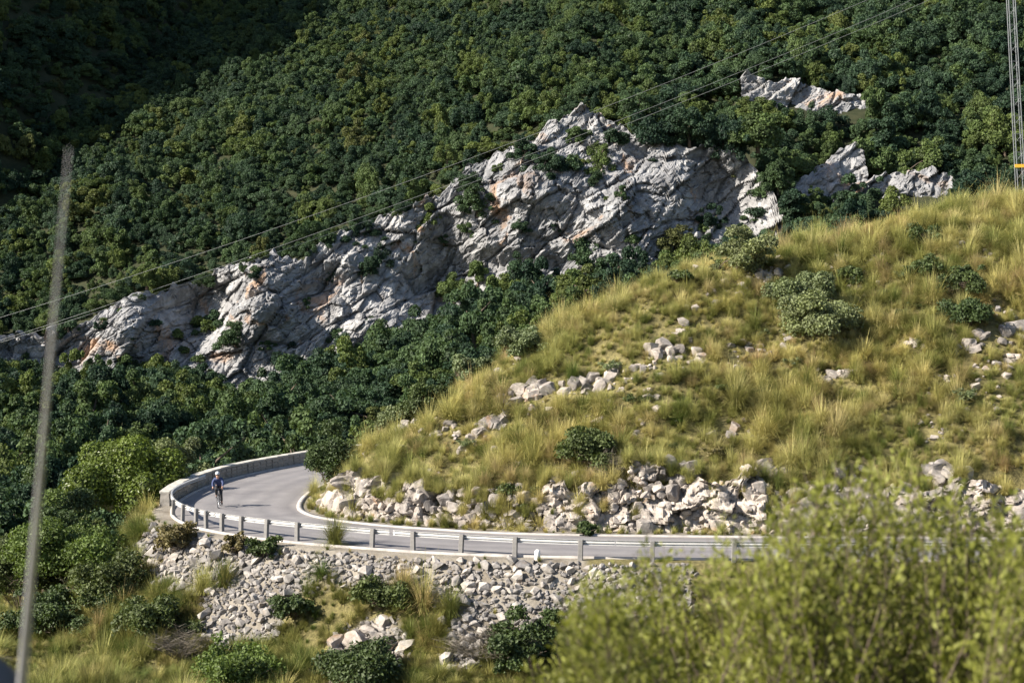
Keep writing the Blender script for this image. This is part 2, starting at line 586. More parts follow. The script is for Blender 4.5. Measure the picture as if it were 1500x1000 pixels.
def ground_z(X, Y):
    X = np.asarray(X, float)
    Y = np.asarray(Y, float)
    shp = X.shape
    X, Y = X.ravel(), Y.ravel()
    s, u = road_dist(X, Y)
    rough = 0.35 * fbm(X / 3.5, Y / 3.5, 0, 4, 11) + 0.12 * fbm(X / 0.9, Y / 0.9, 0, 3, 12)
    # hill side
    ch = cut_height(u)
    cut = ch * sstep(4.9, 6.3, s)
    cone = cut + 0.68 * np.maximum(s - 5.6, 0)
    Yr = np.interp(X, [-12, 2, 28, 60], [84, 89, 93, 97])
    ridge = np.interp(X, SKY_X, SKY_Z) + 0.25 - 0.42 * np.maximum(0, Y - Yr) - 0.05 * np.maximum(0, Yr - Y)
    hill = np.maximum(smin(cone, ridge, 1.0), np.minimum(cut, 0.35 * np.maximum(s - 4, 0)))
    hill = hill + rough * sstep(5, 7, s) * 0.9 + 0.06 * rough
    # valley side
    o = -s
    near = Y < 84
    rub = np.clip(o - 4.0, 0, 2.9) * 1.05
    soft = np.maximum(o - 6.9, 0) * 0.33
    front = -0.1 - rub - soft
    gully = np.interp(X, [-40, -22, -9, 4, 14], [-5.5, -4.4, -4.0, -6.5, -8.0])
    front = np.maximum(front, gully) + rough * sstep(4.2, 6.5, o)
    back = -0.15 - np.maximum(o - 3.9, 0) * 0.75 + rough * sstep(4.2, 6, o)
    w = sstep(76, 90, Y)
    low = valley_floor(X, Y)
    wl = sstep(-17, -30, X) * sstep(66, 84, Y)
    side = front * (1 - w) + back * w
    side = np.where(Y > 76, np.maximum(side, low * w + (1 - w) * (-30)), side)
    # the bank in front runs out to the left into the wooded valley
    side = side * (1 - wl) + np.maximum(np.minimum(side, low + 3.2 * (1 - sstep(-24, -60, X))), low) * wl
    z = np.where(s > 0, hill, side)
    z = np.where(np.abs(s) < 4.0, np.where(s > 0, hill * sstep(3.6, 4.0, s), -0.03), z)
    far = sstep(150, 175, Y) * (s < 0)
    z = z * (1 - far) + low * far
    hill_far = sstep(112, 135, Y) * (s > 0)
    z = np.where(Y > 100, np.where(s < -3.9, np.maximum(z, low), z), z)
    # knoll the photographer stands on
    lip = np.interp(X, [-30, -0.7, 0.4, 30], [7.2, 7.2, 4.2, 4.2])
    kn = 8.2 - 0.55 * np.clip(Y - lip, 0, 5.5) - 1.0 * np.maximum(Y - lip - 5.5, 0) + 0.06 * fbm(X / 0.8, Y / 0.8, 0, 3, 14)
    kn = np.where(Y < 45, kn, -50)
    fl = np.interp(X, [-40, -22, -9, 4, 14], [-5.5, -4.4, -4.0, -6.5, -8.0]) + 0.5 * rough
    z = np.where(Y < 50, np.maximum(np.maximum(kn, fl), np.where(s > 0, -50, z * sstep(35, 50, Y) + fl * (1 - sstep(35, 50, Y)))), z)
    return z.reshape(shp)


def gz(x, y):
    return float(ground_z(np.array([x]), np.array([y]))[0])


def hit_ground(x, y, y0=50.0, y1=130.0):
    """first ground point on the ray through a photo pixel"""
    d = np.arange(y0, y1, 0.1)
    X = (x - 750) / F_PX * d
    Z = EYE - (y - HORIZON) / F_PX * d
    g = ground_z(X, d)
    h = np.nonzero(g >= Z)[0]
    i = h[0] if len(h) else int(np.argmin(Z - g))
    return Vector((X[i], d[i], g[i]))


def in_poly(x, y, poly):
    x, y = np.asarray(x, float), np.asarray(y, float)
    c = np.zeros(x.shape, bool)
    n = len(poly)
    for i in range(n):
        (x1, y1), (x2, y2) = poly[i], poly[(i + 1) % n]
        c ^= ((y1 > y) != (y2 > y)) & (x < (x2 - x1) * (y - y1) / (y2 - y1 + 1e-12) + x1)
    return c


RUBBLE = [[(192, 805), (235, 765), (262, 752), (330, 785), (470, 792), (482, 830), (452, 862), (420, 890), (402, 945), (318, 955), (285, 925), (300, 880), (235, 862)],
          [(478, 800), (620, 812), (850, 824), (1010, 824), (1020, 900), (850, 925), (825, 965), (700, 980), (640, 985), (665, 900), (600, 862), (560, 870), (486, 848)],
          [(440, 992), (495, 938), (540, 905), (585, 912), (600, 950), (575, 990)]]


def grid_faces(nx, ny):
    i = np.arange(nx - 1)[None, :] + np.arange(ny - 1)[:, None] * nx
    i = i.ravel()
    return np.stack([i, i + 1, i + nx + 1, i + nx], 1)


def axis(*segs):
    out = []
    for a, b_, st in segs:
        out.append(np.arange(a, b_, st))
    out.append([segs[-1][1]])
    return np.concatenate(out)


gx = axis((-230, -40, 3.0), (-40, -24, 0.8), (-24, 36, 0.30), (36, 60, 0.8), (60, 200, 4.0))
gy = axis((-30, 0, 2.0), (0, 16, 0.5), (16, 52, 1.2), (52, 96, 0.30), (96, 130, 0.8), (130, 236, 2.0))
GX, GY = np.meshgrid(gx, gy)
GZ = ground_z(GX, GY)
GS, GU = road_dist(GX, GY)
GPX, GPY = to_px(GX.ravel(), np.maximum(GY.ravel(), 1), GZ.ravel())
cover = np.zeros(GX.size)
rubm = np.zeros(GX.size, bool)
for poly in RUBBLE:
    rubm |= in_poly(GPX, GPY, poly)
cover[rubm & (GS < 0) & (GY.ravel() > 50)] = 1
cover[(GS > 3.0) & (GS < 5.6)] = 1
cover[(GS < -2.9) & (GS > -5.0) & (GX.ravel() < 3)] = 1
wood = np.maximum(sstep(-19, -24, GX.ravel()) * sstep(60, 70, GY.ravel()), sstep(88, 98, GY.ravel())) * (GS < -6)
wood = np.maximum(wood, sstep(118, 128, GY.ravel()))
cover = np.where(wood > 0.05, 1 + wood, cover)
hillside = obj('hillside', mesh_from('hillside', np.stack([GX.ravel(), GY.ravel(), GZ.ravel()], 1), grid_faces(len(gx), len(gy)),
                                     [M_GROUND], True, {'cover': cover}))
tag(hillside, kind='structure', label='grassy stony hillside, bank and wooded valley floor')

# ------------------------------------------------------------------ mountain behind
CLIFF_TOP = [(-200, 525), (-60, 505), (0, 490), (80, 488), (110, 470), (150, 442), (215, 421), (270, 404), (330, 391), (370, 371), (440, 371),
             (490, 341), (560, 312), (640, 281), (665, 262), (682, 236), (740, 213), (800, 182), (850, 152), (880, 150), (905, 175), (940, 196),
             (1000, 204), (1060, 212), (1110, 225), (1135, 262), (1160, 320), (1200, 345), (1500, 360), (1700, 360)]
CLIFF_BASE = [(-200, 590), (0, 560), (100, 555), (200, 545), (330, 575), (400, 572), (470, 550), (560, 530), (640, 510), (720, 480), (830, 460),
              (900, 440), (1000, 420), (1200, 400), (1700, 400)]
CLIFF_Y = 197.0


def cliff_top_z(X):
    x = 750 + np.asarray(X) / CLIFF_Y * F_PX
    return EYE + (HORIZON - np.interp(x, *zip(*CLIFF_TOP))) / F_PX * (CLIFF_Y + 8)


def cliff_base_z(X):
    x = 750 + np.asarray(X) / CLIFF_Y * F_PX
    return EYE + (HORIZON - np.interp(x, *zip(*CLIFF_BASE))) / F_PX * CLIFF_Y


def mountain_z(X, Y):
    X = np.asarray(X, float)
    Y = np.asarray(Y, float)
    Xc = X * CLIFF_Y / np.maximum(Y, 150)
    xs = np.linspace(-260, 260, 521)
    tz = cliff_top_z(xs)
    k = np.ones(9) / 9
    tz = np.convolve(np.pad(tz, 4, mode='edge'), k, 'valid')
    t0 = np.interp(Xc, xs, tz)
    slope = np.interp(Xc, [-70, -20, 20, 45, 90], [0.40, 0.40, 0.43, 0.53, 0.56])
    y0 = np.interp(Xc, [-70, 25, 35, 60], [216, 216, 198, 192])
    d = Y - y0
    drop = np.interp(Xc, [28, 38], [4.0, 0.5])
    base = np.maximum(t0 - 1.3 + slope * np.maximum(d, 0) + np.minimum(d, 0) * drop, -9)
    n = 5.5 * fbm(X / 62, Y / 62, 0.3, 3, 41) + 2.2 * fbm(X / 21, Y / 21, 0.7, 3, 42)
    base = base + n * sstep(2, 40, d)
    # steep spur on the left whose far side hides the sun
    foot = np.interp(Y, [230, 262, 300, 400, 520], [-86, -76, -74, -78, -74]) + 6 * fbm(Y / 40, 1.7, 0, 3, 43)
    spur = np.minimum(np.maximum(0, foot - X), 120) * 1.3 * sstep(226, 262, Y)
    return base + spur


mxs = axis((-330, -130, 4.0), (-130, 120, 2.0), (120, 240, 6.0))
mys = axis((188, 206, 2.0), (206, 222, 1.0), (222, 300, 2.0), (300, 640, 5.0))
MX, MY = np.meshgrid(mxs, mys)
MZ = mountain_z(MX, MY)
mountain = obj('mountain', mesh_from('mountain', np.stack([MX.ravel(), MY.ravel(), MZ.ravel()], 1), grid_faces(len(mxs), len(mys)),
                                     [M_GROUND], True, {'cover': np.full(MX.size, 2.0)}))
tag(mountain, kind='structure', label='wooded mountainside above the limestone cliff')


# ------------------------------------------------------------------ crags
def crag(name, top, base, Y0, du=0.2, dv=0.2, lean=0.38, seed=1, amp=1.0, bumps=(), back=9.0, mat=M_CLIFF, bed=R(38)):
    """rock face standing at depth Y0, outlined by its top and foot; bumps = (px x, px y, radius x m, radius z m, depth m, push back +/ forward -)"""
    x0, x1 = top[0][0], top[-1][0]
    W = (x1 - x0) / F_PX * Y0
    nx = int(W / du)
    xs = np.linspace(x0, x1, nx)
    tz = EYE + (HORIZON - np.interp(xs, *zip(*top))) / F_PX * (Y0 + 5)
    bz = EYE + (HORIZON - np.interp(xs, *zip(*base))) / F_PX * Y0 - 2.0
    Xw = (xs - 750) / F_PX * Y0
    tz = tz + amp * (0.9 * fbm(Xw / 2.2, 0.5, seed, 3, seed + 70) + 0.45 * fbm(Xw / 0.6, 0.5, seed, 2, seed + 71))
    nv = max(8, int((tz - bz).max() / dv))
    v = np.linspace(0, 1, nv)[:, None]
    Z = bz + (tz - bz) * v
    X = np.broadcast_to(Xw, Z.shape).copy()
    d = np.zeros(Z.shape)
    cb, sb = math.cos(bed), math.sin(bed)
    a = X * cb + Z * sb
    b_ = -X * sb + Z * cb
    wob = 0.55 * fbm(X / 5, Z / 5, 3.3, 3, seed + 60)
    a, b_ = a + wob, b_ + wob * 0.7
    d += amp * 2.3 * fbm(X / 16, Z / 16, seed, 3, seed)
    for (la, lb, k, sd) in ((8.0, 3.8, 1.5, 1), (2.8, 1.5, 0.85, 2), (1.15, 0.62, 0.36, 3), (0.5, 0.34, 0.12, 4)):
        f1, f2, cid, tilt = worley(a / la, b_ / lb, np.zeros_like(a) + 0.5, seed + sd * 10)
        crack = np.clip((f2 - f1) / 0.10, 0, 1)
        d += amp * k * ((cid - 0.5) * 1.0 + (1 - crack) * 0.35 + tilt * 0.8)
    for (bx, by, rx, rz, dep) in bumps:
        cx, cz = (bx - 750) / F_PX * Y0, EYE - (by - HORIZON) / F_PX * Y0
        d += dep * np.exp(-((X - cx) / rx) ** 2 - ((Z - cz) / rz) ** 2)
    Yw = Y0 + lean * (Z - bz) + d
    # crown rows: the top rolls back into the slope behind
    rows = [np.stack([X, Yw, Z], 2)]
    lastX, lastY, lastZ = X[-1], Yw[-1], Z[-1]
    for k in range(1, 9):
        t = k / 8
        off = back * t
        zz = lastZ + amp * 0.5 * fbm(lastX / 1.2, t * 4.0, 1.0, 3, seed + 80) * (1 - t) - 2.8 * t * t
        rows.append(np.stack([lastX, lastY + off, zz], 1)[None])
    V = np.concatenate(rows, 0)
    ny = V.shape[0]
    me = mesh_from(name, V.reshape(-1, 3), grid_faces(nx, ny), [mat], False)
    return obj(name, me), (Xw, Z, Yw)


cliff, CG = crag('cliff', CLIFF_TOP[1:27], CLIFF_BASE, CLIFF_Y, seed=3, bumps=[
    (275, 450, 6.0, 5.0, 8.0), (190, 470, 4.0, 4.0, -3.0), (365, 430, 4.5, 6.0, -5.0), (400, 395, 4, 3, -2.5),
    (470, 420, 3.0, 2.5, 2.5), (500, 380, 5, 3, -2), (640, 350, 3.0, 4.0, 4.0), (655, 420, 4.0, 4.0, 6.0), (600, 430, 4.0, 4.0, 2.5),
    (690, 385, 3, 2.2, 2.5), (560, 470, 4, 3, -2), (780, 270, 6, 4, -3), (850, 300, 7, 5, -3), (760, 385, 5, 1.6, 2.5), (920, 350, 4, 4, -2),
    (930, 260, 5, 4, -2), (1075, 285, 5.0, 5.0, 7.5), (1010, 260, 3.0, 4.0, -2.5), (830, 410, 5, 2, 2.5), (45, 530, 5, 3, 3)])
tag(cliff, kind='structure', label='pale grey limestone cliff band across the mountainside')

# ------------------------------------------------------------------ road, kerbs, edge
def ribbon(name, o0, o1, z0, z1, mat, i0=0, i1=None, thick=0.0, steps=1, crown=0.0):
    i1 = len(CL) if i1 is None else i1
    nrm = np.stack([CT[:, 1], -CT[:, 0]], 1)      # towards the hill
    V, Fc = [], []
    offs = np.linspace(o0, o1, steps + 1)
    zs = z0 + (z1 - z0) * np.linspace(0, 1, steps + 1) + crown * (1 - ((offs - (o0 + o1) / 2) / ((o1 - o0) / 2)) ** 2)
    prof = list(zip(offs, zs))
    if thick > 0:
        prof = [(o0, z0 - thick)] + prof + [(o1, z1 - thick)]
    n = len(prof)
    for i in range(i0, i1):
        for (o_, z_) in prof:
            p = CL[i] + nrm[i] * o_
            V.append((p[0], p[1], z_))
    for i in range(i1 - i0 - 1):
        for k in range(n - 1):
            Fc.append([i * n + k, i * n + k + 1, (i + 1) * n + k + 1, (i + 1) * n + k])
    return obj(name, mesh_from(name, V, Fc, [mat], True, {'across': np.tile([p[0] for p in prof], i1 - i0)}))


tag(ribbon('road', -HALF, HALF, 0.0, 0.0, M_ASPHALT, steps=16, crown=0.03), kind='structure', label='narrow worn grey asphalt mountain road')
bend = int(np.argmin(np.abs(CL[:, 1] - 80) + 100 * (CL[:, 0] > -5)))
k1 = ribbon('road_edge', HALF, HALF + 0.26, 0.045, 0.06, M_KERB, thick=0.12)
tag(k1, kind='structure', label='pale concrete gutter along the inside of the bend')
k2 = ribbon('road_edge', -HALF - 0.17, -HALF, 0.07, 0.045, M_KERB, thick=0.12)
tag(k2, kind='structure', label='pale concrete edge strip along the guardrail side of the road')

# ------------------------------------------------------------------ parapet wall round the back of the bend
wall = empty('parapet_wall', (-16, 82, 0))
tag(wall, 'low weathered stone parapet wall round the back of the bend', 'wall')
iw0 = int(np.argmin(np.hypot(CL[:, 0] + 13.4, CL[:, 1] - 80.3)))
iw1 = int(np.argmin(np.hypot(CL[:, 0] + 2.0, CL[:, 1] - 108.5)))
nrm = np.stack([CT[:, 1], -CT[:, 0]], 1)
rw = random.Random(5)


def at_road(i, off, z=0.0):
    p = CL[i] + nrm[i] * off
    return Vector((p[0], p[1], z))


V, Fc = [], []
for j, i in enumerate(range(iw0, iw1)):
    ub = 0.03 * math.sin(j * 1.7) + 0.02 * rw.random()
    for o_, z_ in ((-3.30, -0.1), (-3.31 + ub, 0.25), (-3.33, 0.58), (-3.72, 0.58), (-3.75, 0.2), (-3.8, -0.9)):
        V.append(at_road(i, o_, z_) - wall.location)
n = iw1 - iw0
for j in range(n - 1):
    for k in range(5):
        Fc.append([j * 6 + k, j * 6 + k + 1, (j + 1) * 6 + k + 1, (j + 1) * 6 + k])
Fc.append([0, 1, 2, 3, 4, 5])
Fc.append([(n - 1) * 6 + k for k in range(6)][::-1])
wb = obj('wall_body', mesh_from('wall_body', V, Fc, [M_WALL]), wall)
for i in range(iw0, iw1 - 2, 2):
    A, B = at_road(i, -3.53, 0.64), at_road(i + 2, -3.53, 0.64)
    d = B - A
    mb = MB()
    mb.box((0, 0, 0), (d.length - 0.025, 0.50 + rw.uniform(-0.02, 0.03), 0.115), bev=0.02)
    mb.build('coping_stone', M_COPING, wall, loc=(A + B) / 2 - wall.location + Vector((0, 0, rw.uniform(-0.006, 0.012))),
             rot=(rw.uniform(-0.02, 0.02), rw.uniform(-0.012, 0.012), math.atan2(d.y, d.x)))
# roughly coursed stones proud of the wall's road side
stone_me = []
for k in range(4):
    mb = MB()
    mb.box((0, 0, 0), (1, 0.05, 1), bev=0.02)
    stone_me.append(mb.mesh('wall_stone', M_WALL))
for i in range(iw0, iw1 - 1):
    A, B = at_road(i, -3.29), at_road(i + 1, -3.29)
    d = B - A
    for c_ in range(3):
        if rw.random() < 0.12:
            continue
        w_ = d.length * rw.uniform(0.72, 0.93)
        obj('wall_stone', stone_me[rw.randrange(4)], wall, loc=(A + B) / 2 - wall.location + Vector((0, 0, 0.1 + c_ * 0.19)) + d * rw.uniform(-0.06, 0.06),
            rot=(0, rw.uniform(-0.05, 0.05), math.atan2(d.y, d.x)), scale=(w_, 1, 0.17 * rw.uniform(0.85, 1.05)))

# ------------------------------------------------------------------ guardrail
RAIL_PTS = [(-16.4, 87.0), (-16.75, 83.5), (-16.75, 80.5), (-16.2, 77.6), (-15.2, 74.8), (-13.6, 72.2), (-11.5, 70.1), (-8.9, 68.2), (-5.8, 66.4), (-2.2, 64.8), (1.5, 63.6),
            (5.4, 62.95), (12, 62.65), (20, 62.45), (30, 62.1), (42, 61.6)]
RP = spline(RAIL_PTS, 0.4)
rl = np.concatenate([[0], np.cumsum(np.linalg.norm(np.diff(RP, axis=0), axis=1))])


def rail_at(d):
    return np.array([np.interp(d, rl, RP[:, 0]), np.interp(d, rl, RP[:, 1])])


guard = empty('guardrail', (-8, 68, 0))
tag(guard, 'white roadside guardrail beam on grey concrete posts along the outer edge', 'guardrail')
G0 = guard.location
prof = [(0.02, 0.49), (-0.055, 0.51), (-0.065, 0.545), (0.015, 0.575), (0.015, 0.605), (-0.065, 0.64), (-0.055, 0.675), (0.02, 0.695)]   # W beam, crest towards the road
post_d = []
for (pxx) in (274, 287, 302, 325, 353, 390, 435, 490, 545, 605, 675, 754, 850, 955, 1075, 1190, 1300, 1405, 1510):
    xs = 750 + RP[:, 0] / RP[:, 1] * F_PX
    j0 = int(np.argmin(xs))
    post_d.append(float(np.interp(pxx, xs[j0:], rl[j0:])))
post_d[0] = post_d[1] - 1.7
post_d = [post_d[0] - 2.0] + post_d
post_d += [post_d[-1] + 2.6 * k for k in range(1, 5)]
ends = [rl[0] + 0.02] + [(post_d[k] + post_d[k + 1]) / 2 for k in range(1, len(post_d) - 1, 2)] + [rl[-1] - 0.1]
for k in range(len(ends) - 1):
    ds = np.arange(ends[k] - 0.02, ends[k + 1] + 0.10, 0.3)
    V, Fc = [], []
    m_ = len(prof)
    lap = 0.004 * (k % 2)
    for d in ds:
        p = rail_at(d)
        t = rail_at(d + 0.05) - rail_at(d - 0.05)
        t /= np.linalg.norm(t)
        nn = np.array([t[1], -t[0]])     # away from the road
        if np.dot(nn, np.array([-14, 81]) - p) > 0 and d < 8:
            pass
        for (a_, z_) in prof:
            q = p - nn * (-a_ - lap - 0.06)
            q = p + nn * (a_ - lap - 0.09)
            V.append((q[0] - G0.x, q[1] - G0.y, z_ + 0.06))
    for i in range(len(ds) - 1):
        for j in range(m_ - 1):
            Fc.append([i * m_ + j, i * m_ + j + 1, (i + 1) * m_ + j + 1, (i + 1) * m_ + j])
    o = obj('rail', mesh_from('rail', V, Fc, [M_RAIL], False), guard)
    md = o.modifiers.new('thickness', 'SOLIDIFY')
    md.thickness = 0.006
rg = random.Random(8)
mbp = MB()
mbp.box((0, 0, 0.24), (0.19, 0.15, 1.06), taper=0.94, bev=0.012)
post_me = mbp.mesh('post', M_POST)
mbb = MB()
mbb.tube([(0, 0.0, 0), (0, 0.09, 0)], [0.022, 0.022], 6)
bolt_me = mbb.mesh('bolt', M_STEEL)
for d in post_d:
    if d < 0.1 or d > rl[-1] - 0.1:
        continue
    p = rail_at(d)
    t = rail_at(d + 0.05) - rail_at(d - 0.05)
    a_ = math.atan2(t[1], t[0])
    o = obj('post', post_me, guard, loc=(p[0] - G0.x, p[1] - G0.y, 0), rot=(rg.uniform(-0.02, 0.02), rg.uniform(-0.02, 0.05), a_))
    obj('bolt', bolt_me, o, loc=(0, 0.05, 0.62))

# short white marker post by the rail
mpos = hit_ground(787, 817, 58, 70)
mk = empty('marker_post', (mpos.x, 63.35, gz(mpos.x, 63.35) - 0.02))
tag(mk, 'short white round-topped marker post in front of the guardrail', 'marker post')
mb = MB()
mb.lathe([(0.115, -0.12), (0.115, 0.30), (0.11, 0.36), (0.085, 0.405), (0.04, 0.43), (0.0, 0.437)], 14)
mb.build('shaft', M_WHITE, mk, smooth=True)
mb = MB()
mb.lathe([(0.15, -0.14), (0.15, 0.03), (0.13, 0.05), (0.118, 0.05)], 14)
mb.build('footing', M_KERB, mk)

# ------------------------------------------------------------------ rocks and stones
def rock_mesh(name, seed, sub=3, mat=M_ROCK, cuts=12, noise=0.035):
    rn = random.Random(seed)
    bm = bmesh.new()
    bmesh.ops.create_icosphere(bm, subdivisions=sub, radius=1.0)
    P = np.array([v.co[:] for v in bm.verts])
    axes = [np.array(v, float) for v in ((1, 0, 0), (-1, 0, 0), (0, 1, 0), (0, -1, 0), (0, 0, 1), (0, 0, -1))]
    for k in range(cuts + 6):
        n_ = axes[k] + np.array([rn.gauss(0, 0.22) for _ in range(3)]) if k < 6 else np.array([rn.gauss(0, 1) for _ in range(3)])
        n_ /= np.linalg.norm(n_)
        h = rn.uniform(0.42, 0.68) if k < 6 else rn.uniform(0.55, 0.74)
        over = np.maximum(P @ n_ - h, 0)
        P = P - over[:, None] * n_
    P = P * (1 + noise * fbm(P[:, 0] * 2.3 + seed, P[:, 1] * 2.3, P[:, 2] * 2.3, 3, seed)[:, None])
    fs = [[v.index for v in f.verts] for f in bm.faces]
    bm.free()
    return mesh_from(name, P, fs, [mat])


def hull_mesh(name, seed, mat):
    rn = random.Random(seed)
    bm = bmesh.new()
    for k in range(15):
        v = Vector([rn.gauss(0, 1) for _ in range(3)]).normalized() * rn.uniform(0.8, 1.08)
        bm.verts.new((v.x * 1.1, v.y * 0.85, v.z * 0.72))
    bmesh.ops.convex_hull(bm, input=bm.verts)
    for v in [v for v in bm.verts if not v.link_faces]:
        bm.verts.remove(v)
    me = bpy.data.meshes.new(name)
    bm.to_mesh(me)
    bm.free()
    me.materials.append(mat)
    return me


ROCKS = [rock_mesh('rock', 100 + k) for k in range(14)]
STONES = [hull_mesh('stone', 200 + k, M_RUBBLE) for k in range(24)]

# rubble of the road embankment
rs = np.random.RandomState(21)
cand = np.stack([rs.uniform(-22, 15, 90000), rs.uniform(56, 82, 90000)], 1)
cz = ground_z(cand[:, 0], cand[:, 1])
cs_, cu_ = road_dist(cand[:, 0], cand[:, 1])
cpx, cpy = to_px(cand[:, 0], cand[:, 1], cz)
ok = np.zeros(len(cand), bool)
for poly in RUBBLE:
    ok |= in_poly(cpx + rs.normal(0, 7, len(cand)), cpy + rs.normal(0, 5, len(cand)), poly)
ok &= (cs_ < -4.0)
cand, cz, cs_ = cand[ok], cz[ok], cs_[ok]
size = np.clip(np.exp(rs.normal(-2.25, 0.45, len(cand))), 0.05, 0.45)
order = np.argsort(-size)
cell = {}
keep = []
for i in order:
    r_ = size[i]
    kx, ky = int(cand[i, 0] // 0.8), int(cand[i, 1] // 0.8)
    good = True
    for ax in (-1, 0, 1):
        for ay in (-1, 0, 1):
            for j in cell.get((kx + ax, ky + ay), ()):
                dd = (cand[i, 0] - cand[j, 0]) ** 2 + 1.9 * (cand[i, 1] - cand[j, 1]) ** 2
                if dd < (0.52 * (r_ + size[j])) ** 2:
                    good = False
                    break
    if good:
        cell.setdefault((kx, ky), []).append(i)
        keep.append(i)
keep = keep[:9000]
fill = rs.choice(len(cand), 5500, replace=False)
rot_of = {}
small_v, small_f = [], []
nb = 0
STONE_NP = [(np.array([v.co[:] for v in me.vertices]), [list(p.vertices) for p in me.polygons]) for me in STONES]
for rank, i in enumerate(keep):
    e = (rs.uniform(-0.7, 0.7), rs.uniform(-0.6, 0.6), rs.uniform(0, 6.28))
    k = rs.randint(len(STONES))
    p = Vector((cand[i, 0], cand[i, 1], cz[i] + size[i] * rs.uniform(0.1, 0.5)))
    if rank < 300:
        obj('stone', STONES[k], hillside, loc=p, rot=e, scale=(size[i] * rs.uniform(0.85, 1.2), size[i], size[i] * rs.uniform(0.8, 1.1)))
    else:
        vv, ff = STONE_NP[k]
        Mx = (Matrix.Translation(p) @ Matrix.Rotation(e[2], 4, 'Z') @ Matrix.Rotation(e[1], 4, 'Y') @ Matrix.Rotation(e[0], 4, 'X') @ Matrix.Scale(size[i], 4))
        A = np.array(Mx)
        small_v.append(vv @ A[:3, :3].T + A[:3, 3])
        small_f.extend([[q + nb for q in f] for f in ff])
        nb += len(vv)
for i in fill:
    e = (rs.uniform(-1, 1), rs.uniform(-1, 1), rs.uniform(0, 6.28))
    vv, ff = STONE_NP[rs.randint(len(STONES))]
    q = rs.uniform(0.035, 0.085)
    A = np.array(Matrix.Translation((cand[i, 0], cand[i, 1], cz[i] + q * 0.4)) @ Matrix.Rotation(e[2], 4, 'Z') @ Matrix.Rotation(e[1], 4, 'Y') @ Matrix.Rotation(e[0], 4, 'X') @ Matrix.Scale(q, 4))
    small_v.append(vv @ A[:3, :3].T + A[:3, 3])
    small_f.extend([[q_ + nb for q_ in f] for f in ff])
    nb += len(vv)
rubble = obj('rubble', mesh_from('rubble', np.concatenate(small_v), small_f, [M_RUBBLE]), hillside)
tag(rubble, kind='stuff', label='pale broken limestone rubble filling the road embankment')

# loose stones lying in bands over the grass slope
sv_l, sf_l, nb = [], [], 0
for k in range(5200):
    x_, y_ = rs.uniform(-10, 34), rs.uniform(70, 96)
    m_n = fbm(np.array([(x_ * 0.8 + y_ * 0.6) / 9]), np.array([(y_ * 0.8 - x_ * 0.6) / 3.0]), 0, 3, 151)[0]
    if m_n < 0.42:
        continue
    sd_, _u = road_dist([x_], [y_])
    if sd_[0] < 5.2:
        continue
    s_ = float(np.clip(np.exp(rs.normal(-2.0, 0.5)), 0.05, 0.4))
    vv, ff = STONE_NP[rs.randint(len(STONES))]
    Mx = Matrix.Translation((x_, y_, gz(x_, y_) + s_ * 0.2)) @ Matrix.Rotation(rs.uniform(0, 6.28), 4, 'Z') @ Matrix.Rotation(rs.uniform(-0.5, 0.5), 4, 'X') @ Matrix.Scale(s_, 4)
    A = np.array(Mx)
    sv_l.append(vv @ A[:3, :3].T + A[:3, 3])
    sf_l.extend([[q + nb for q in f] for f in ff])
    nb += len(vv)
scree = obj('scree', mesh_from('scree', np.concatenate(sv_l), sf_l, [M_ROCK]), hillside)
tag(scree, kind='stuff', label='loose pale stones lying in bands between the grass')

# rock cutting on the hill side of the road: a displaced face and blocks standing proud of it
def cutting():
    us = np.arange(CS[0] + 6, CS[-1], 0.10)
    cl = np.stack([np.interp(us, CS, CL[:, 0]), np.interp(us, CS, CL[:, 1])], 1)
    ct = np.stack([np.interp(us, CS, CT[:, 0]), np.interp(us, CS, CT[:, 1])], 1)
    nn = np.stack([ct[:, 1], -ct[:, 0]], 1)
    sel = (cl[:, 0] < 40) & (cl[:, 1] < 92)
    us, cl, nn = us[sel], cl[sel], nn[sel]
    hh = cut_height(us) * (1.12 + 0.30 * fbm(us / 1.3, 0.2, 0, 3, 91)) + 0.12 * fbm(us / 0.4, 0.7, 0, 2, 92)
    # low, broken rock round the nose of the bend
    nose = sstep(74, 84, cl[:, 1])
    hh = hh * (1 - 0.4 * nose)
    nv = 34
    v = np.linspace(0, 1, nv)[:, None]
    U = np.broadcast_to(us, (nv, len(us)))
    Zr = hh * v
    f1, f2, cid, ti1 = worley(U / 1.35 + Zr * 0.35, Zr / 0.95 - U * 0.12, np.zeros_like(U) + 0.5, 301)
    g1, g2, gid, ti2 = worley(U / 0.5 + Zr * 0.3, Zr / 0.36 - U * 0.2, np.zeros_like(U) + 0.5, 302)
    d = 0.7 * (cid - 0.5) + 0.22 * (1 - np.clip((f2 - f1) / 0.12, 0, 1)) + 0.2 * (gid - 0.5) + 0.08 * (1 - np.clip((g2 - g1) / 0.15, 0, 1)) + 0.7 * ti1 + 0.28 * ti2
    d += 0.6 * fbm(U / 3.5, Zr / 2.0, 0, 3, 303) + 0.05 * fbm(U / 0.3, Zr / 0.3, 0, 3, 304)
    off = 4.3 + 1.2 * v + d * np.minimum(1, 0.25 + v * 2)
    X = cl[:, 0] + nn[:, 0] * off
    Y = cl[:, 1] + nn[:, 1] * off
    rows = [np.stack([X, Y, Zr - 0.05], 2)]
    for k in (1, 2, 3):
        of = off[-1] + 0.6 * k
        rows.append(np.stack([cl[:, 0] + nn[:, 0] * of, cl[:, 1] + nn[:, 1] * of, hh - 0.02 - 0.1 * k * k], 1)[None])
    Vv = np.concatenate(rows, 0)
    o = obj('rock_cutting', mesh_from('rock_cutting', Vv.reshape(-1, 3), grid_faces(len(us), Vv.shape[0]), [M_ROCK]))
    tag(o, kind='structure', label='pale fissured limestone cutting along the inner roadside')
    return o, us, cl, nn, hh


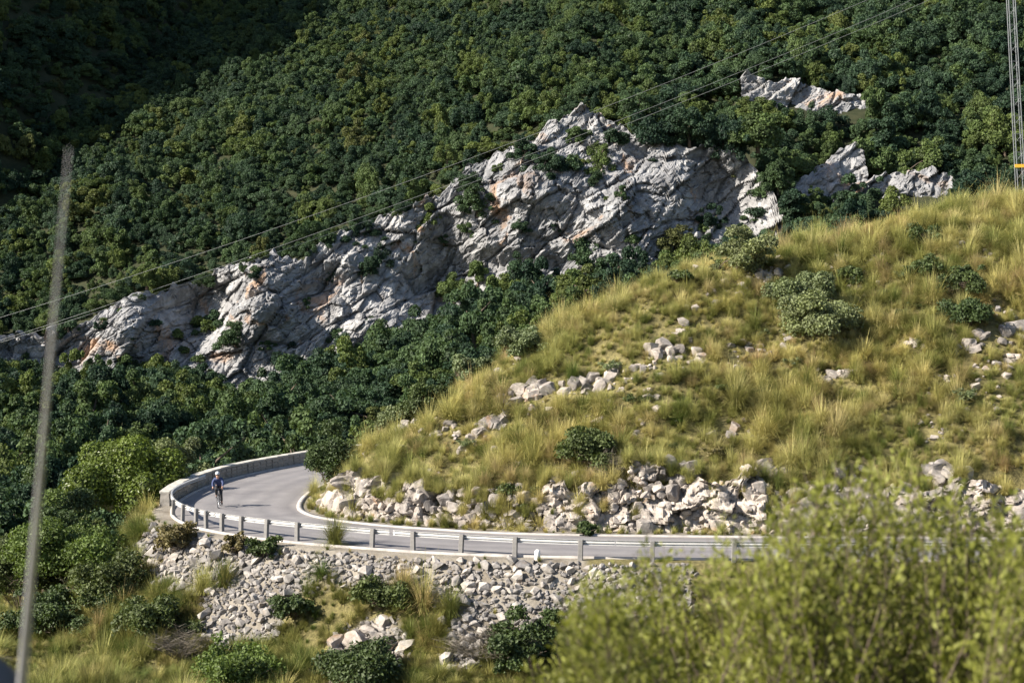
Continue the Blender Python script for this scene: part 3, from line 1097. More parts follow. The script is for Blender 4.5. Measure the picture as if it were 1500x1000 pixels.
cut_o, cus, ccl, cnn, chh = cutting()
rr = np.random.RandomState(33)
nrk = 0
while nrk < 298:
    i = rr.randint(len(cus))
    if rr.rand() > (1.0 if ccl[i, 0] < 18 else 0.45):
        continue
    nrk += 1
    v = rr.rand() ** 1.1
    off = 4.1 + 1.25 * v + rr.uniform(0.0, 0.3)
    z = chh[i] * v * 1.0
    s_ = float(np.clip(np.exp(rr.normal(-1.0, 0.45)), 0.14, 0.85))
    p = ccl[i] + cnn[i] * off
    ang = math.atan2(cnn[i, 1], cnn[i, 0])
    # jointed beds dipping the same way, each block a little out of line
    obj('rock', ROCKS[rr.randint(14)], cut_o, loc=(p[0], p[1], z), rot=(rr.normal(0.1, 0.16), rr.normal(-0.25, 0.16), ang + rr.choice([0, 1.57, 3.14, 4.71]) + rr.normal(0, 0.2)),
        scale=(s_ * rr.uniform(0.8, 1.35), s_ * rr.uniform(0.7, 1.0), s_ * rr.uniform(0.65, 1.1)))

# smaller fallen blocks wedged along the cutting
fv, ff_all, nb = [], [], 0
for k in range(1300):
    i = rr.randint(len(cus))
    v = rr.rand() ** 1.2
    off = 4.05 + 1.3 * v + rr.uniform(-0.05, 0.3)
    p = ccl[i] + cnn[i] * off
    q = float(np.clip(np.exp(rr.normal(-1.85, 0.45)), 0.06, 0.4))
    vv, ff = STONE_NP[rr.randint(len(STONES))]
    A = np.array(Matrix.Translation((p[0], p[1], chh[i] * v)) @ Matrix.Rotation(rr.uniform(0, 6.28), 4, 'Z') @ Matrix.Rotation(rr.normal(-0.25, 0.3), 4, 'Y') @ Matrix.Scale(q, 4))
    fv.append(vv @ A[:3, :3].T + A[:3, 3])
    ff_all.extend([[q_ + nb for q_ in f] for f in ff])
    nb += len(vv)
tag(obj('fallen_blocks', mesh_from('fallen_blocks', np.concatenate(fv), ff_all, [M_ROCK]), cut_o), kind='stuff', label='small broken blocks wedged along the rock cutting')

# outcrops on the grassy slope: (px x, px y, width m, height m, number of blocks, label)
OUTCROPS = [
    (600, 622, 1.5, 0.9, 5, 'pinkish pale boulder group at the crest of the grassy spur'),
    (548, 636, 1.8, 0.5, 5, 'low flat pale ledge beside the pinkish boulders on the spur'),
    (655, 626, 1.6, 0.5, 4, 'long pale stone lying under the dark bush on the spur'),
    (775, 580, 2.6, 1.2, 9, 'broken limestone outcrop halfway up the slope, largest of a diagonal band'),
    (730, 622, 2.2, 0.8, 7, 'lower end of the diagonal outcrop band on the slope'),
    (690, 648, 1.6, 0.5, 5, 'scattered flat stones below the diagonal outcrop band'),
    (878, 562, 2.4, 0.9, 8, 'layered grey outcrop among grass above the dark mastic bush'),
    (820, 568, 1.6, 0.8, 5, 'pale blocks between the layered outcrop and the diagonal band'),
    (985, 520, 2.6, 0.9, 9, 'rough pale outcrop of small blocks in the middle of the slope'),
    (940, 540, 1.4, 0.6, 5, 'small outcrop beside the rough pale outcrop'),
    (1100, 512, 2.4, 0.55, 6, 'long low slab of pale rock on the upper slope'),
    (1222, 552, 1.9, 0.7, 8, 'heap of small whitish stones in the grass of the slope'),
    (1075, 632, 2.6, 0.7, 7, 'low reddish pale ledge in grass above the cutting'),
    (1230, 478, 1.6, 0.8, 7, 'whitish stones at the foot of the large grey-green bush'),
    (1265, 440, 1.0, 0.5, 3, 'pale stone behind the large grey-green bush'),
    (1280, 380, 0.9, 0.5, 3, 'pinkish boulder high on the open grass'),
    (1210, 392, 0.9, 0.4, 3, 'pale stone high on the grass beside the pinkish boulder'),
    (1125, 402, 1.4, 0.6, 5, 'pale stones at the foot of the small olive tree'),
    (1440, 375, 1.3, 0.4, 3, 'smooth flat white slab near the top of the slope'),
    (1415, 358, 1.2, 0.4, 3, 'pale stone above the smooth white slab'),
    (1452, 450, 2.4, 0.6, 7, 'white outcrop beside the dark bushes high on the slope'),
    (1465, 490, 2.2, 0.9, 8, 'broken white rocks below the dark bushes high on the slope'),
    (1336, 508, 0.9, 0.7, 3, 'upright white boulder standing alone in the grass'),
    (1420, 512, 1.6, 0.7, 5, 'small white outcrop between grass tussocks near the broken white rocks'),
    (1385, 720, 1.6, 1.3, 6, 'big pale boulder with grass on top beside the road'),
    (1420, 728, 1.4, 1.0, 5, 'dark cleft rocks next to the big pale boulder'),
    (625, 690, 1.4, 0.5, 4, 'flat pale stones on top of the cutting near the bend'),
    (760, 690, 1.0, 0.5, 3, 'small pale stones above the white cutting blocks'),
    (520, 700, 1.8, 1.2, 6, 'pale rocks under the dark roadside bush at the bend'),
    (1000, 700, 2.2, 1.1, 7, 'tall grey rock shoulder above the cutting'),
    (1120, 705, 2.0, 1.0, 7, 'knobbly grey rock shoulder beside the tall one above the cutting'),
    (1250, 712, 1.8, 0.9, 6, 'whitish rock shoulder half hidden behind the foreground bush'),
    (240, 832, 0.9, 0.7, 2, 'large flat tilted white slab at the foot of the embankment'),
    (520, 955, 2.6, 1.0, 9, 'white jointed outcrop below the embankment among grass'),
]
for (ox, oy, w_, h_, nbk, lab) in OUTCROPS:
    g = hit_ground(ox, oy, 55, 112)
    e = empty('rock_outcrop', g)
    tag(e, lab, 'rock', 'limestone outcrops in the grass')
    for k in range(int(nbk * 1.8)):
        dx = rr.uniform(-0.5, 0.5) * w_
        dy = rr.uniform(-0.35, 0.35) * w_ * 0.7
        s_ = h_ * rr.uniform(0.22, 0.72)
        z = gz(g.x + dx, g.y + dy) - g.z
        obj('rock', ROCKS[rr.randint(14)], e, loc=(dx, dy, z + s_ * 0.08), rot=(rr.uniform(-0.35, 0.35), rr.uniform(-0.5, 0.1), rr.uniform(0, 6.28)),
            scale=(s_ * rr.uniform(0.8, 1.5), s_ * rr.uniform(0.7, 1.1), s_ * rr.uniform(0.5, 0.95)))


# ------------------------------------------------------------------ vegetation meshes
def leaf_quads(P, D, size, rg_, aspect=0.6, tone=None):
    """one folded leaf clump (two triangles) per point, facing about D"""
    n_ = len(P)
    D = D / np.linalg.norm(D, axis=1)[:, None]
    r_ = rg_.normal(0, 1, (n_, 3))
    T = np.cross(D, r_)
    T /= np.linalg.norm(T, axis=1)[:, None] + 1e-9
    B = np.cross(D, T)
    s = size[:, None] if hasattr(size, '__len__') else size
    a = P - T * s
    b_ = P + B * s * aspect + D * s * 0.15
    c = P + T * s
    d = P - B * s * aspect + D * s * 0.15
    V = np.stack([a, b_, c, d], 1).reshape(-1, 3)
    F_ = np.arange(n_ * 4).reshape(-1, 4)
    t = rg_.rand(n_) if tone is None else tone
    return V, F_, np.repeat(t, 4)


_ico = {}


def ico(sub):
    if sub not in _ico:
        bm = bmesh.new()
        bmesh.ops.create_icosphere(bm, subdivisions=sub, radius=1)
        _ico[sub] = (np.array([v.co[:] for v in bm.verts]), [[v.index for v in f.verts] for f in bm.faces])
        bm.free()
    return _ico[sub]


def crown_mesh(name, seed, mat, Rx=2.2, H=3.6, z0=1.2, lobes=20, leaves=2600, leaf=0.2, core=0.66, spread=0.6, big=(0.26, 0.46), shell=0.78, wild=0.0):
    rg_ = np.random.RandomState(seed)
    c = []
    for k in range(lobes):
        while True:
            d = rg_.normal(0, 1, 3)
            d /= np.linalg.norm(d)
            if d[2] > -0.35:
                break
        q = rg_.uniform(0.30, 0.92 + 0.25 * wild)
        c.append([d[0] * q * Rx, d[1] * q * Rx, z0 + H * (0.40 + 0.5 * d[2] * q * 1.1), Rx * rg_.uniform(*big) * (1.1 - 0.25 * q)])
    c = np.array(c)
    if wild > 0:
        # lopsided: stretched, sheared and with one or two leaders above the rest
        c[:, 0] *= rg_.uniform(0.75, 1.3)
        c[:, 1] *= rg_.uniform(0.75, 1.3)
        sh = rg_.normal(0, 0.22 * wild, 2)
        c[:, 0] += sh[0] * (c[:, 2] - z0)
        c[:, 1] += sh[1] * (c[:, 2] - z0)
        for q_ in range(1 + rg_.randint(3)):
            j_ = rg_.randint(lobes)
            c[j_, 2] += H * rg_.uniform(0.1, 0.3)
            c[j_, 3] *= 0.9
        c[:, :3] += rg_.normal(0, 0.16 * wild * Rx, (lobes, 3))
    w = c[:, 3] ** 2
    li = rg_.choice(lobes, leaves * 2, p=w / w.sum())
    d = rg_.normal(0, 1, (leaves * 2, 3))
    d /= np.linalg.norm(d, axis=1)[:, None]
    d[:, 2] = np.where(d[:, 2] < -0.5, -d[:, 2], d[:, 2])
    P = c[li, :3] + d * c[li, 3:4] * rg_.uniform(shell, 1.14 + (0.78 - shell) * 0.6, (leaves * 2, 1)) * np.array([1, 1, 0.88])
    # drop leaves buried inside other lobes
    dist = np.linalg.norm(P[:, None, :] - c[None, :, :3], axis=2) / c[None, :, 3]
    dist[np.arange(len(P)), li] = 9
    ok_ = dist.min(1) > 0.72
    P, d, li = P[ok_][:leaves], d[ok_][:leaves], li[ok_][:leaves]
    lt = rg_.rand(lobes)
    tone = np.clip(0.45 * lt[li] + 0.55 * rg_.rand(len(P)), 0, 1)
    V, F_, T_ = leaf_quads(P, d + rg_.normal(0, spread, P.shape) + np.array([0, 0, 0.15]), leaf * rg_.uniform(0.55, 1.3, len(P)), rg_, 0.62, tone)
    Vs, Fs, Ts = [V], F_.tolist(), [T_]
    nb_ = len(V)
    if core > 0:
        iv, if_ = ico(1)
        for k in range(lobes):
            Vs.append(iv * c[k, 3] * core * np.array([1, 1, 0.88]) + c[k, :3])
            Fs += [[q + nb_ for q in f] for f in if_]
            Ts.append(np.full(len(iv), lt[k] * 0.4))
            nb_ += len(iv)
    return mesh_from(name, np.concatenate(Vs), Fs, [mat], False, {'tone': np.concatenate(Ts)}), c


def trunk_mesh(name, seed, lobes, z0=1.2, r=0.16):
    rn = random.Random(seed)
    mb = MB()
    top = Vector((rn.uniform(-0.2, 0.2), rn.uniform(-0.2, 0.2), z0 + 0.5))
    mb.tube([(0, 0, -0.5), (0, 0, 0.2), top * 0.55, top], [r * 1.5, r * 1.1, r * 0.9, r * 0.75], 7)
    for k in range(min(5, len(lobes))):
        L = Vector(lobes[k, :3])
        mid = top.lerp(L, 0.5) + Vector((rn.uniform(-.15, .15), rn.uniform(-.15, .15), 0.1))
        mb.tube([top * 0.9, mid, L], [r * 0.6, r * 0.4, r * 0.15], 5)
    return mb.mesh(name, M_BARK, True)


OAK_C, OAK_T = [], []
NOAK = 12
for k in range(NOAK):
    Rx, H = [(2.2, 3.6), (2.0, 4.3), (2.5, 3.4), (1.9, 3.2), (2.3, 4.6), (2.1, 3.9), (2.6, 4.0), (1.8, 4.8), (2.4, 3.8), (1.6, 3.0), (2.7, 3.3), (2.0, 5.0)][k]
    c_, lb = crown_mesh('crown', 400 + k, M_OAK, Rx, H, -0.75, [34, 26, 40, 22, 36, 30, 44, 24, 38, 18, 42, 30][k], 5600, 0.13, 0.62, 0.85, (0.15, 0.40), 0.74, 0.9)
    OAK_C.append(c_)
    OAK_T.append(trunk_mesh('trunk', 400 + k, lb))


def gn_scatter(name, pts, rots, scl, idx, meshes, kind_label):
    """one object of uncountable repeats: instances of the given meshes on points"""
    me = bpy.data.meshes.new(name)
    me.from_pydata([tuple(p) for p in pts], [], [])
    a = me.attributes.new('rot', 'FLOAT_VECTOR', 'POINT')
    a.data.foreach_set('vector', np.asarray(rots, np.float32).ravel())
    a = me.attributes.new('scl', 'FLOAT_VECTOR', 'POINT')
    a.data.foreach_set('vector', np.asarray(scl, np.float32).ravel())
    a = me.attributes.new('idx', 'INT', 'POINT')
    a.data.foreach_set('value', np.asarray(idx, np.int32))
    col = bpy.data.collections.new(name + '_kinds')
    for k, m_ in enumerate(meshes):
        col.objects.link(bpy.data.objects.new('%s_kind_%02d' % (name, k), m_))
    ng = bpy.data.node_groups.new(name, 'GeometryNodeTree')
    ng.interface.new_socket('Geometry', in_out='INPUT', socket_type='NodeSocketGeometry')
    ng.interface.new_socket('Geometry', in_out='OUTPUT', socket_type='NodeSocketGeometry')
    gi, go = ng.nodes.new('NodeGroupInput'), ng.nodes.new('NodeGroupOutput')
    ci = ng.nodes.new('GeometryNodeCollectionInfo')
    ci.inputs['Collection'].default_value = col
    ci.inputs['Separate Children'].default_value = True
    ci.inputs['Reset Children'].default_value = True
    ip = ng.nodes.new('GeometryNodeInstanceOnPoints')
    ip.inputs['Pick Instance'].default_value = True

    def na(nm, ty):
        q = ng.nodes.new('GeometryNodeInputNamedAttribute')
        q.data_type = ty
        q.inputs['Name'].default_value = nm
        return [s for s in q.outputs if s.enabled and s.name == 'Attribute'][0]
    e2r = ng.nodes.new('FunctionNodeEulerToRotation')
    ng.links.new(na('rot', 'FLOAT_VECTOR'), e2r.inputs[0])
    ng.links.new(gi.outputs[0], ip.inputs['Points'])
    ng.links.new(ci.outputs[0], ip.inputs['Instance'])
    ng.links.new(na('idx', 'INT'), ip.inputs['Instance Index'])
    ng.links.new(e2r.outputs[0], ip.inputs['Rotation'])
    ng.links.new(na('scl', 'FLOAT_VECTOR'), ip.inputs['Scale'])
    ng.links.new(ip.outputs[0], go.inputs[0])
    o = obj(name, me)
    md = o.modifiers.new('scatter', 'NODES')
    md.node_group = ng
    return tag(o, kind='stuff', label=kind_label)


# ------------------------------------------------------------------ woods
def scatter_pts(n_try, xr, yr, mind, seed):
    rg_ = np.random.RandomState(seed)
    P = np.stack([rg_.uniform(*xr, n_try), rg_.uniform(*yr, n_try)], 1)
    cell_, out = {}, []
    for p in P:
        kx, ky = int(p[0] // mind), int(p[1] // mind)
        if any((p[0] - q[0]) ** 2 + (p[1] - q[1]) ** 2 < mind * mind for ax in (-1, 0, 1) for ay in (-1, 0, 1) for q in cell_.get((kx + ax, ky + ay), ())):
            continue
        cell_.setdefault((kx, ky), []).append(p)
        out.append(p)
    return np.array(out)


HILL_SKY = [(0, 900), (430, 700), (445, 690), (500, 650), (560, 615), (640, 575), (720, 525), (800, 480), (900, 435), (1000, 400), (1100, 385), (1200, 355),
            (1300, 335), (1400, 312), (1500, 292), (1700, 260)]
rt = np.random.RandomState(77)
trees = []     # x, y, z, scale, zone
P = scatter_pts(30000, (-85, 40), (80, 200), 3.0, 78)
z = ground_z(P[:, 0], P[:, 1])
s_, _ = road_dist(P[:, 0], P[:, 1])
for (x, y), zz, sd in zip(P, z, s_):
    if sd > -6.3 or abs(x) > 0.345 * y + 4:
        continue
    if y < 96 and (x > -19.5 - (96 - y) * 0.12):
        continue
    if y < 88 and x > -24:
        continue
    xp, yp = to_px(x, y, zz + 4.0)
    if xp > 430 and yp > np.interp(xp, *zip(*HILL_SKY)) + 8:
        continue
    trees.append((x, y, zz, rt.uniform(0.72, 1.25) * (0.85 if y < 95 else 1.0), 'bend' if y < 112 else ('mid' if y < 150 else 'foot')))
P = scatter_pts(220000, (-190, 130), (193, 470), 1.8, 79)
z = mountain_z(P[:, 0], P[:, 1])
# bare rocky places on the mountainside (photo pixels), where crags stand
BARE = [[(1088, 108), (1275, 138), (1290, 188), (1180, 185), (1090, 158)], [(1228, 325), (1285, 250), (1410, 250), (1425, 325)],
        [(1100, 322), (1245, 205), (1270, 215), (1135, 335)]]
ctz = cliff_top_z(P[:, 0] * CLIFF_Y / P[:, 1])
for (x, y), zz, cz_ in zip(P, z, ctz):
    if abs(x) > 0.33 * y + 6 or (zz - EYE) / y * F_PX > 470:
        continue
    Xc = x * CLIFF_Y / y
    if Xc < 30 and y < 217.5:
        continue
    xp, yp = to_px(x, y, zz + 1.0)
    if any(in_poly(np.array([xp]), np.array([yp]), b_)[0] for b_ in BARE):
        continue
    xq, yq = to_px(x, y, zz + 4.5)
    if xq > 1000 and yq > np.interp(xq, *zip(*HILL_SKY)) + 6:
        continue
    if y > 236 and x < -92 and rt.rand() < 0.25:
        continue
    trees.append((x, y, zz, (0.38 + 0.66 * rt.rand() ** 1.8) * (1.3 if xp > 950 and y < 290 else 1.0), 'right' if xp > 1000 and y < 300 else ('crest' if y < 232 else 'far')))
# trees on ledges of the cliff: pixel of the crown centre and crown radius in px
LEDGE = [(630, 312, 24), (700, 292, 26), (855, 362, 32), (990, 352, 24), (690, 262, 16), (770, 215, 22), (800, 235, 20), (845, 190, 26), (900, 190, 26), (880, 230, 18),
         (960, 190, 32), (1010, 190, 28), (940, 150, 24), (690, 330, 16), (650, 345, 14), (480, 350, 14), (530, 395, 18), (575, 345, 16), (480, 405, 16), (345, 485, 24),
         (420, 520, 20), (480, 300, 14), (555, 372, 14), (610, 385, 14), (820, 330, 14), (760, 330, 10), (870, 260, 12), (655, 225, 14), (1060, 200, 26), (1110, 190, 34),
         (240, 415, 20), (215, 405, 18), (300, 405, 12), (360, 395, 10), (450, 440, 10), (770, 400, 22), (700, 405, 20), (665, 425, 22), (880, 405, 26), (820, 425, 26),
         (740, 425, 26), (910, 285, 10), (450, 365, 12), (590, 300, 13), (535, 330, 12), (730, 240, 14), (100, 478, 20), (150, 470, 14), (390, 500, 16), (540, 480, 14),
         (1150, 300, 26), (1165, 335, 24), (1128, 338, 20), (1140, 262, 22), (1185, 318, 24), (1085, 250, 12), (1040, 330, 18), (1000, 395, 18)]
CX, CZ, CY = CG
for (x, y, r_) in LEDGE:
    yb = y + r_ * 0.75
    best = None
    j = int(np.argmin(np.abs(750 + CX / CLIFF_Y * F_PX - x)))
    ys = HORIZON + (EYE - CZ[:, j]) / CY[:, j] * F_PX
    i = int(np.argmin(np.abs(ys - yb)))
    Y_ = float(CY[i, j]) + 0.3
    p = px(x, yb, Y_)
    trees.append((p.x, p.y, p.z, r_ / F_PX * Y_ / 2.1, 'ledge'))
trees.sort(key=lambda t: -t[3] / t[1])
LAB = {'bend': 'holm oak crowded in the valley just outside the road bend',
       'foot': 'dark holm oak in the wood close under the limestone cliff',
       'mid': 'holm oak in the middle of the valley wood beyond the parapet wall',
       'right': 'large holm oak on the wooded slope right above the grassy hill crest',
       'crest': 'holm oak along the top edge of the limestone cliff',
       'ledge': 'small holm oak rooted on a ledge of the limestone cliff',
       'far': 'holm oak on the upper forested mountainside'}
vis = [t for t in trees if -20 < to_px(t[0], t[1], t[2])[0] < 1520]
ledge = [t for t in vis if t[4] == 'ledge']
single = ledge + [t for t in vis if t[4] != 'ledge'][:300 - len(ledge)]
ss = set(id(t) for t in single)
for t in single:
    k = rt.randint(NOAK)
    e = empty('holm_oak_tree', (t[0], t[1], t[2] - 0.1), (rt.uniform(-0.06, 0.06), rt.uniform(-0.06, 0.06), rt.uniform(0, 6.28)), (t[3], t[3], t[3] * rt.uniform(0.9, 1.35)))
    tag(e, LAB[t[4]], 'tree', LAB[t[4]].replace('holm oak', 'holm oaks').replace('dark ', '').replace('large ', '').replace('small ', ''))
    obj('trunk', OAK_T[k], e)
    obj('crown', OAK_C[k], e)
rest = [t for t in trees if id(t) not in ss]
gn_scatter('forest', [(t[0], t[1], t[2] - 0.1) for t in rest], [(rt.normal(0, 0.1), rt.normal(0, 0.1), rt.uniform(0, 6.28)) for _ in rest],
           [(t[3] * rt.uniform(0.75, 1.25), t[3] * rt.uniform(0.75, 1.25), t[3] * q) for t, q in zip(rest, rt.uniform(0.8, 1.45, len(rest)))], [rt.randint(NOAK) for _ in rest], OAK_C, 'dense dark evergreen oak forest covering the mountainside')

# low shrubs clinging to the cliff
SHR_C = [crown_mesh('foliage', 500 + k, M_OAK, 1.0, 1.3, 0.0, 14, 700, 0.11, 0.5, 0.9, (0.22, 0.42), 0.6)[0] for k in range(4)]
CPX = 750 + CX / CY[0] * F_PX
nsh = 0
while nsh < 140:
    i, j = rt.randint(4, CZ.shape[0]), rt.randint(CZ.shape[1])
    x_, y_ = to_px(CX[j], CY[i, j], CZ[i, j])
    if not (0 < x_ < 1140) or CY[i, j] < CY[max(i - 3, 0), j] + 0.25 or vnoise(np.array([x_ / 70]), np.array([y_ / 50]), 0, 66)[0] < 0.5:
        continue
    q = 0.5 + 1.1 * rt.rand() ** 1.6
    e = empty('cliff_shrub', (CX[j], CY[i, j] + 0.1, CZ[i, j] - 0.1), (0, 0, rt.uniform(0, 6.28)), q)
    tag(e, 'small green shrub clinging to a crack in the limestone cliff', 'bush', 'shrubs in the cracks of the cliff')
    obj('foliage', SHR_C[rt.randint(4)], e)
    nsh += 1

# crags on the mountainside
def on_mountain(x, y):
    d_ = np.arange(186.0, 460, 0.5)
    g_ = mountain_z((x - 750) / F_PX * d_, d_)
    h_ = np.nonzero(g_ >= EYE - (y - HORIZON) / F_PX * d_)[0]
    return float(d_[h_[0]]) if len(h_) else 230.0


c2, _ = crag('crag', [(1088, 118), (1100, 108), (1130, 122), (1165, 118), (1200, 128), (1240, 142), (1275, 150), (1290, 160)],
             [(1088, 135), (1140, 148), (1200, 165), (1290, 178)], on_mountain(1190, 172), seed=13, amp=0.8, back=6)
tag(c2, 'jagged grey crag standing among trees high above the main cliff', 'crag')
c3, _ = crag('crag', [(1232, 300), (1255, 280), (1298, 257), (1340, 252), (1388, 252), (1410, 268), (1420, 300)],
             [(1232, 330), (1420, 330)], on_mountain(1320, 305), seed=17, amp=0.8, back=5)
tag(c3, 'pale slanting crag rising just behind the grassy hill crest', 'crag')
c4, _ = crag('crag', [(1105, 318), (1130, 296), (1160, 276), (1200, 250), (1235, 222), (1262, 208), (1275, 222)],
             [(1105, 345), (1160, 318), (1210, 282), (1275, 250)], on_mountain(1190, 295), seed=19, amp=0.6, back=4)
tag(c4, 'thin pale rock rib climbing diagonally between the oaks', 'crag')
# ------------------------------------------------------------------ shrubs told apart one by one
def shrub_mesh(seed, mat, w, h, leaves=1800, leaf=0.07, core=0.5, spread=1.0):
    return crown_mesh('foliage', seed, mat, w / 2, h * 0.95, 0.0, 26, leaves, leaf, core, spread, (0.15, 0.42), 0.5, 0.6)


def twig_mesh(seed, w, h, n_=90, mat=M_DEAD, r=0.012):
    rn = random.Random(seed)
    mb = MB()
    for k in range(n_):
        a_ = rn.uniform(0, 6.28)
        q = math.sqrt(rn.random())
        tip = Vector((math.cos(a_) * q * w / 2, math.sin(a_) * q * w / 2, h * rn.uniform(0.45, 1.0) * (1.1 - 0.5 * q)))
        st = Vector((tip.x * 0.15, tip.y * 0.15, 0))
        mid = st.lerp(tip, 0.55) + Vector((rn.uniform(-.1, .1), rn.uniform(-.1, .1), rn.uniform(0, .15))) * w * 0.5
        mb.tube([st, mid, tip], [r, r * 0.7, r * 0.3], 3, cap=False)
        for j in range(5):
            t = rn.uniform(0.4, 1)
            b0 = mid.lerp(tip, t)
            mb.tube([b0, b0 + Vector((rn.gauss(0, 1), rn.gauss(0, 1), rn.uniform(0, 1))) * w * 0.11], [r * 0.5, r * 0.25], 3, cap=False)
    me = mb.mesh('twigs', mat)
    at = me.attributes.new('tone', 'FLOAT', 'POINT')
    at.data.foreach_set('value', np.random.RandomState(seed).rand(len(me.vertices)).astype(np.float32))
    return me


# px of the foot centre, width px, height px, kind, label
SHRUBS = [
    (480, 692, 104, 76, 'dark', 'dark rounded mastic bush at the road bend, hanging over the rocks'),
    (522, 688, 40, 40, 'dark', 'smaller dark bush next to the rounded one at the bend'),
    (625, 606, 74, 44, 'dark', 'dark spreading bush on the crest of the grassy spur'),
    (590, 600, 56, 34, 'olive', 'grey-green low bush beside the dark one on the spur crest'),
    (692, 545, 66, 40, 'olive', 'grey-green rounded bush on the skyline of the grassy slope'),
    (770, 524, 76, 44, 'olive', 'dull olive bush with bare stems on the skyline above the spur'),
    (862, 690, 96, 62, 'dark', 'dark green windswept mastic bush in the middle of the slope'),
    (893, 708, 60, 50, 'dead', 'dry grey dead bush tucked against the windswept mastic bush'),
    (762, 745, 66, 34, 'dark', 'flat dark green bush growing over the rock cutting'),
    (856, 784, 30, 22, 'dark', 'small round green bush at the foot of the rock cutting'),
    (1080, 398, 74, 66, 'tree', 'small round olive tree with bare stems on the grass crest'),
    (995, 415, 34, 20, 'dark', 'little dark bush alone on the upper grass slope'),
    (1180, 455, 90, 56, 'olive', 'upper grey-green bush of a pair on the upper slope'),
    (1195, 492, 110, 60, 'olive', 'large grey-green spreading bush on the upper slope'),
    (1245, 415, 44, 24, 'dark', 'low dark bush above the grey-green bushes'),
    (1350, 356, 60, 24, 'dark', 'flat dark bush near the top of the grass slope'),
    (1405, 440, 70, 52, 'dark', 'dark bush above white outcrop high on the slope'),
    (1360, 410, 56, 30, 'dark', 'low dull bush left of the white outcrop on the slope'),
    (1420, 478, 80, 36, 'dark', 'dark bush in the shade under the white outcrop'),
    (640, 575, 40, 26, 'dark', 'dark green clump on the skyline next to the spur crest bush'),
    (255, 722, 92, 84, 'olive', 'feathery grey-green wild olive behind the end of the guardrail'),
    (185, 735, 180, 100, 'carob', 'bright green glossy broad-leaved tree below the road bend'),
    (125, 850, 160, 120, 'pine', 'soft green feathery bush on the bank left of the embankment'),
    (60, 760, 120, 80, 'dark', 'dark bush between the wood and the bank on the left'),
    (30, 850, 120, 80, 'dark', 'dark bush at the left end of the bank'),
    (175, 880, 120, 60, 'dark', 'dark low bush under the feathery bush on the bank'),
    (258, 810, 66, 46, 'brown', 'brownish low bush on the rubble at the bend'),
    (385, 815, 46, 32, 'dark', 'dark green cushion bush on the rubble below the guardrail'),
    (345, 810, 40, 26, 'brown', 'small brownish cushion bush on the rubble below the guardrail'),
    (560, 890, 80, 46, 'dark', 'dark shaded bush between tussocks below the rubble'),
    (705, 970, 120, 60, 'dead', 'grey leafless bush at the foot of the rubble slope'),
    (770, 985, 110, 90, 'dark', 'dark green bush at the foot of the rubble slope'),
    (530, 1010, 130, 60, 'dark', 'dark creeping bush in front of the white jointed outcrop'),
    (230, 930, 100, 50, 'dark', 'dark bush in the grass below the bend'),
    (265, 965, 90, 50, 'dead', 'dry grey twiggy bush in the grass below the bend'),
    (70, 930, 120, 60, 'dark', 'dark spreading bush in the grass under the feathery bush'),
    (345, 1000, 120, 44, 'pine', 'low green bush among tussocks below the rubble'),
    (430, 905, 60, 34, 'dark', 'small dark bush at the lower edge of the rubble'),
    (700, 545, 30, 20, 'dark', 'little dark bush under the grey-green skyline bush'),
]
MATS = {'dark': M_DARK, 'olive': M_OLIVE, 'carob': M_CAROB, 'pine': M_OLIVE, 'tree': M_OLIVE, 'brown': M_DARK}
M_BROWN = leaf_mat('brown_green_leaves', [(0, (0.12, 0.10, 0.05)), (1, (0.14, 0.12, 0.055))], trans=0.15)
MATS['brown'] = M_BROWN
M_PINE = leaf_mat('feathery_green_leaves', [(0, (0.085, 0.125, 0.035)), (1, (0.10, 0.14, 0.04))], trans=0.25)
MATS['pine'] = M_PINE
for k, (x, y, w_, h_, kind, lab) in enumerate(SHRUBS):
    if x < 300 and y < 900:
        Y_ = {255: 92.0, 185: 86.0, 125: 73.0, 60: 80.0, 30: 74.0, 175: 70.0, 258: None}.get(x)
        g = px(x, y, Y_) if Y_ else hit_ground(x, y, 55, 110)
        if Y_:
            zg = gz(g.x, g.y)
            h_ = h_ + max(0, (g.z - zg)) * F_PX / Y_
            g.z = zg
    elif x == 480:
        g = Vector((-9.55, 86.8, gz(-9.55, 86.8)))
    else:
        g = hit_ground(x, min(y, 1040), 50, 112)
    sc_ = g.y / F_PX
    w, h = w_ * sc_, h_ * sc_
    e = empty('olive_tree' if kind == 'tree' else ('broadleaf_tree' if kind == 'carob' else 'shrub'), (g.x, g.y, g.z - 0.05), (0, 0, rt.uniform(0, 6.28)))
    tag(e, lab, 'tree' if kind in ('tree', 'carob') else 'bush')
    if kind == 'dead':
        obj('twigs', twig_mesh(700 + k, w, h, 110), e)
    else:
        lf = {'carob': 0.085, 'pine': 0.075, 'olive': 0.075, 'tree': 0.075}.get(kind, 0.075)
        nl = int(np.clip(2600 * (w * h) / (1.6 * 1.1) * (0.075 / lf) ** 2, 1500, 22000))
        if kind == 'tree':
            me, lb = crown_mesh('crown', 700 + k, MATS[kind], w / 2, h * 1.05, -h * 0.12, 26, nl, lf, 0.4, 1.0, (0.15, 0.42), 0.45, 1.0)
            obj('crown', me, e)
            obj('trunk', trunk_mesh('trunk', 700 + k, lb, h * 0.15, 0.07), e)
        elif kind == 'carob':
            me, lb = crown_mesh('crown', 700 + k, MATS[kind], w / 2, h * 0.8, h * 0.2, 34, nl, lf, 0.7, 0.5)
            obj('crown', me, e)
            obj('trunk', trunk_mesh('trunk', 700 + k, lb, h * 0.2, 0.16), e)
        else:
            me, lb = shrub_mesh(700 + k, MATS[kind], w, h, nl, lf)
            obj('foliage', me, e)
            obj('stems', twig_mesh(900 + k, w * 0.8, h * 0.75, 24, M_BARK, 0.02), e)


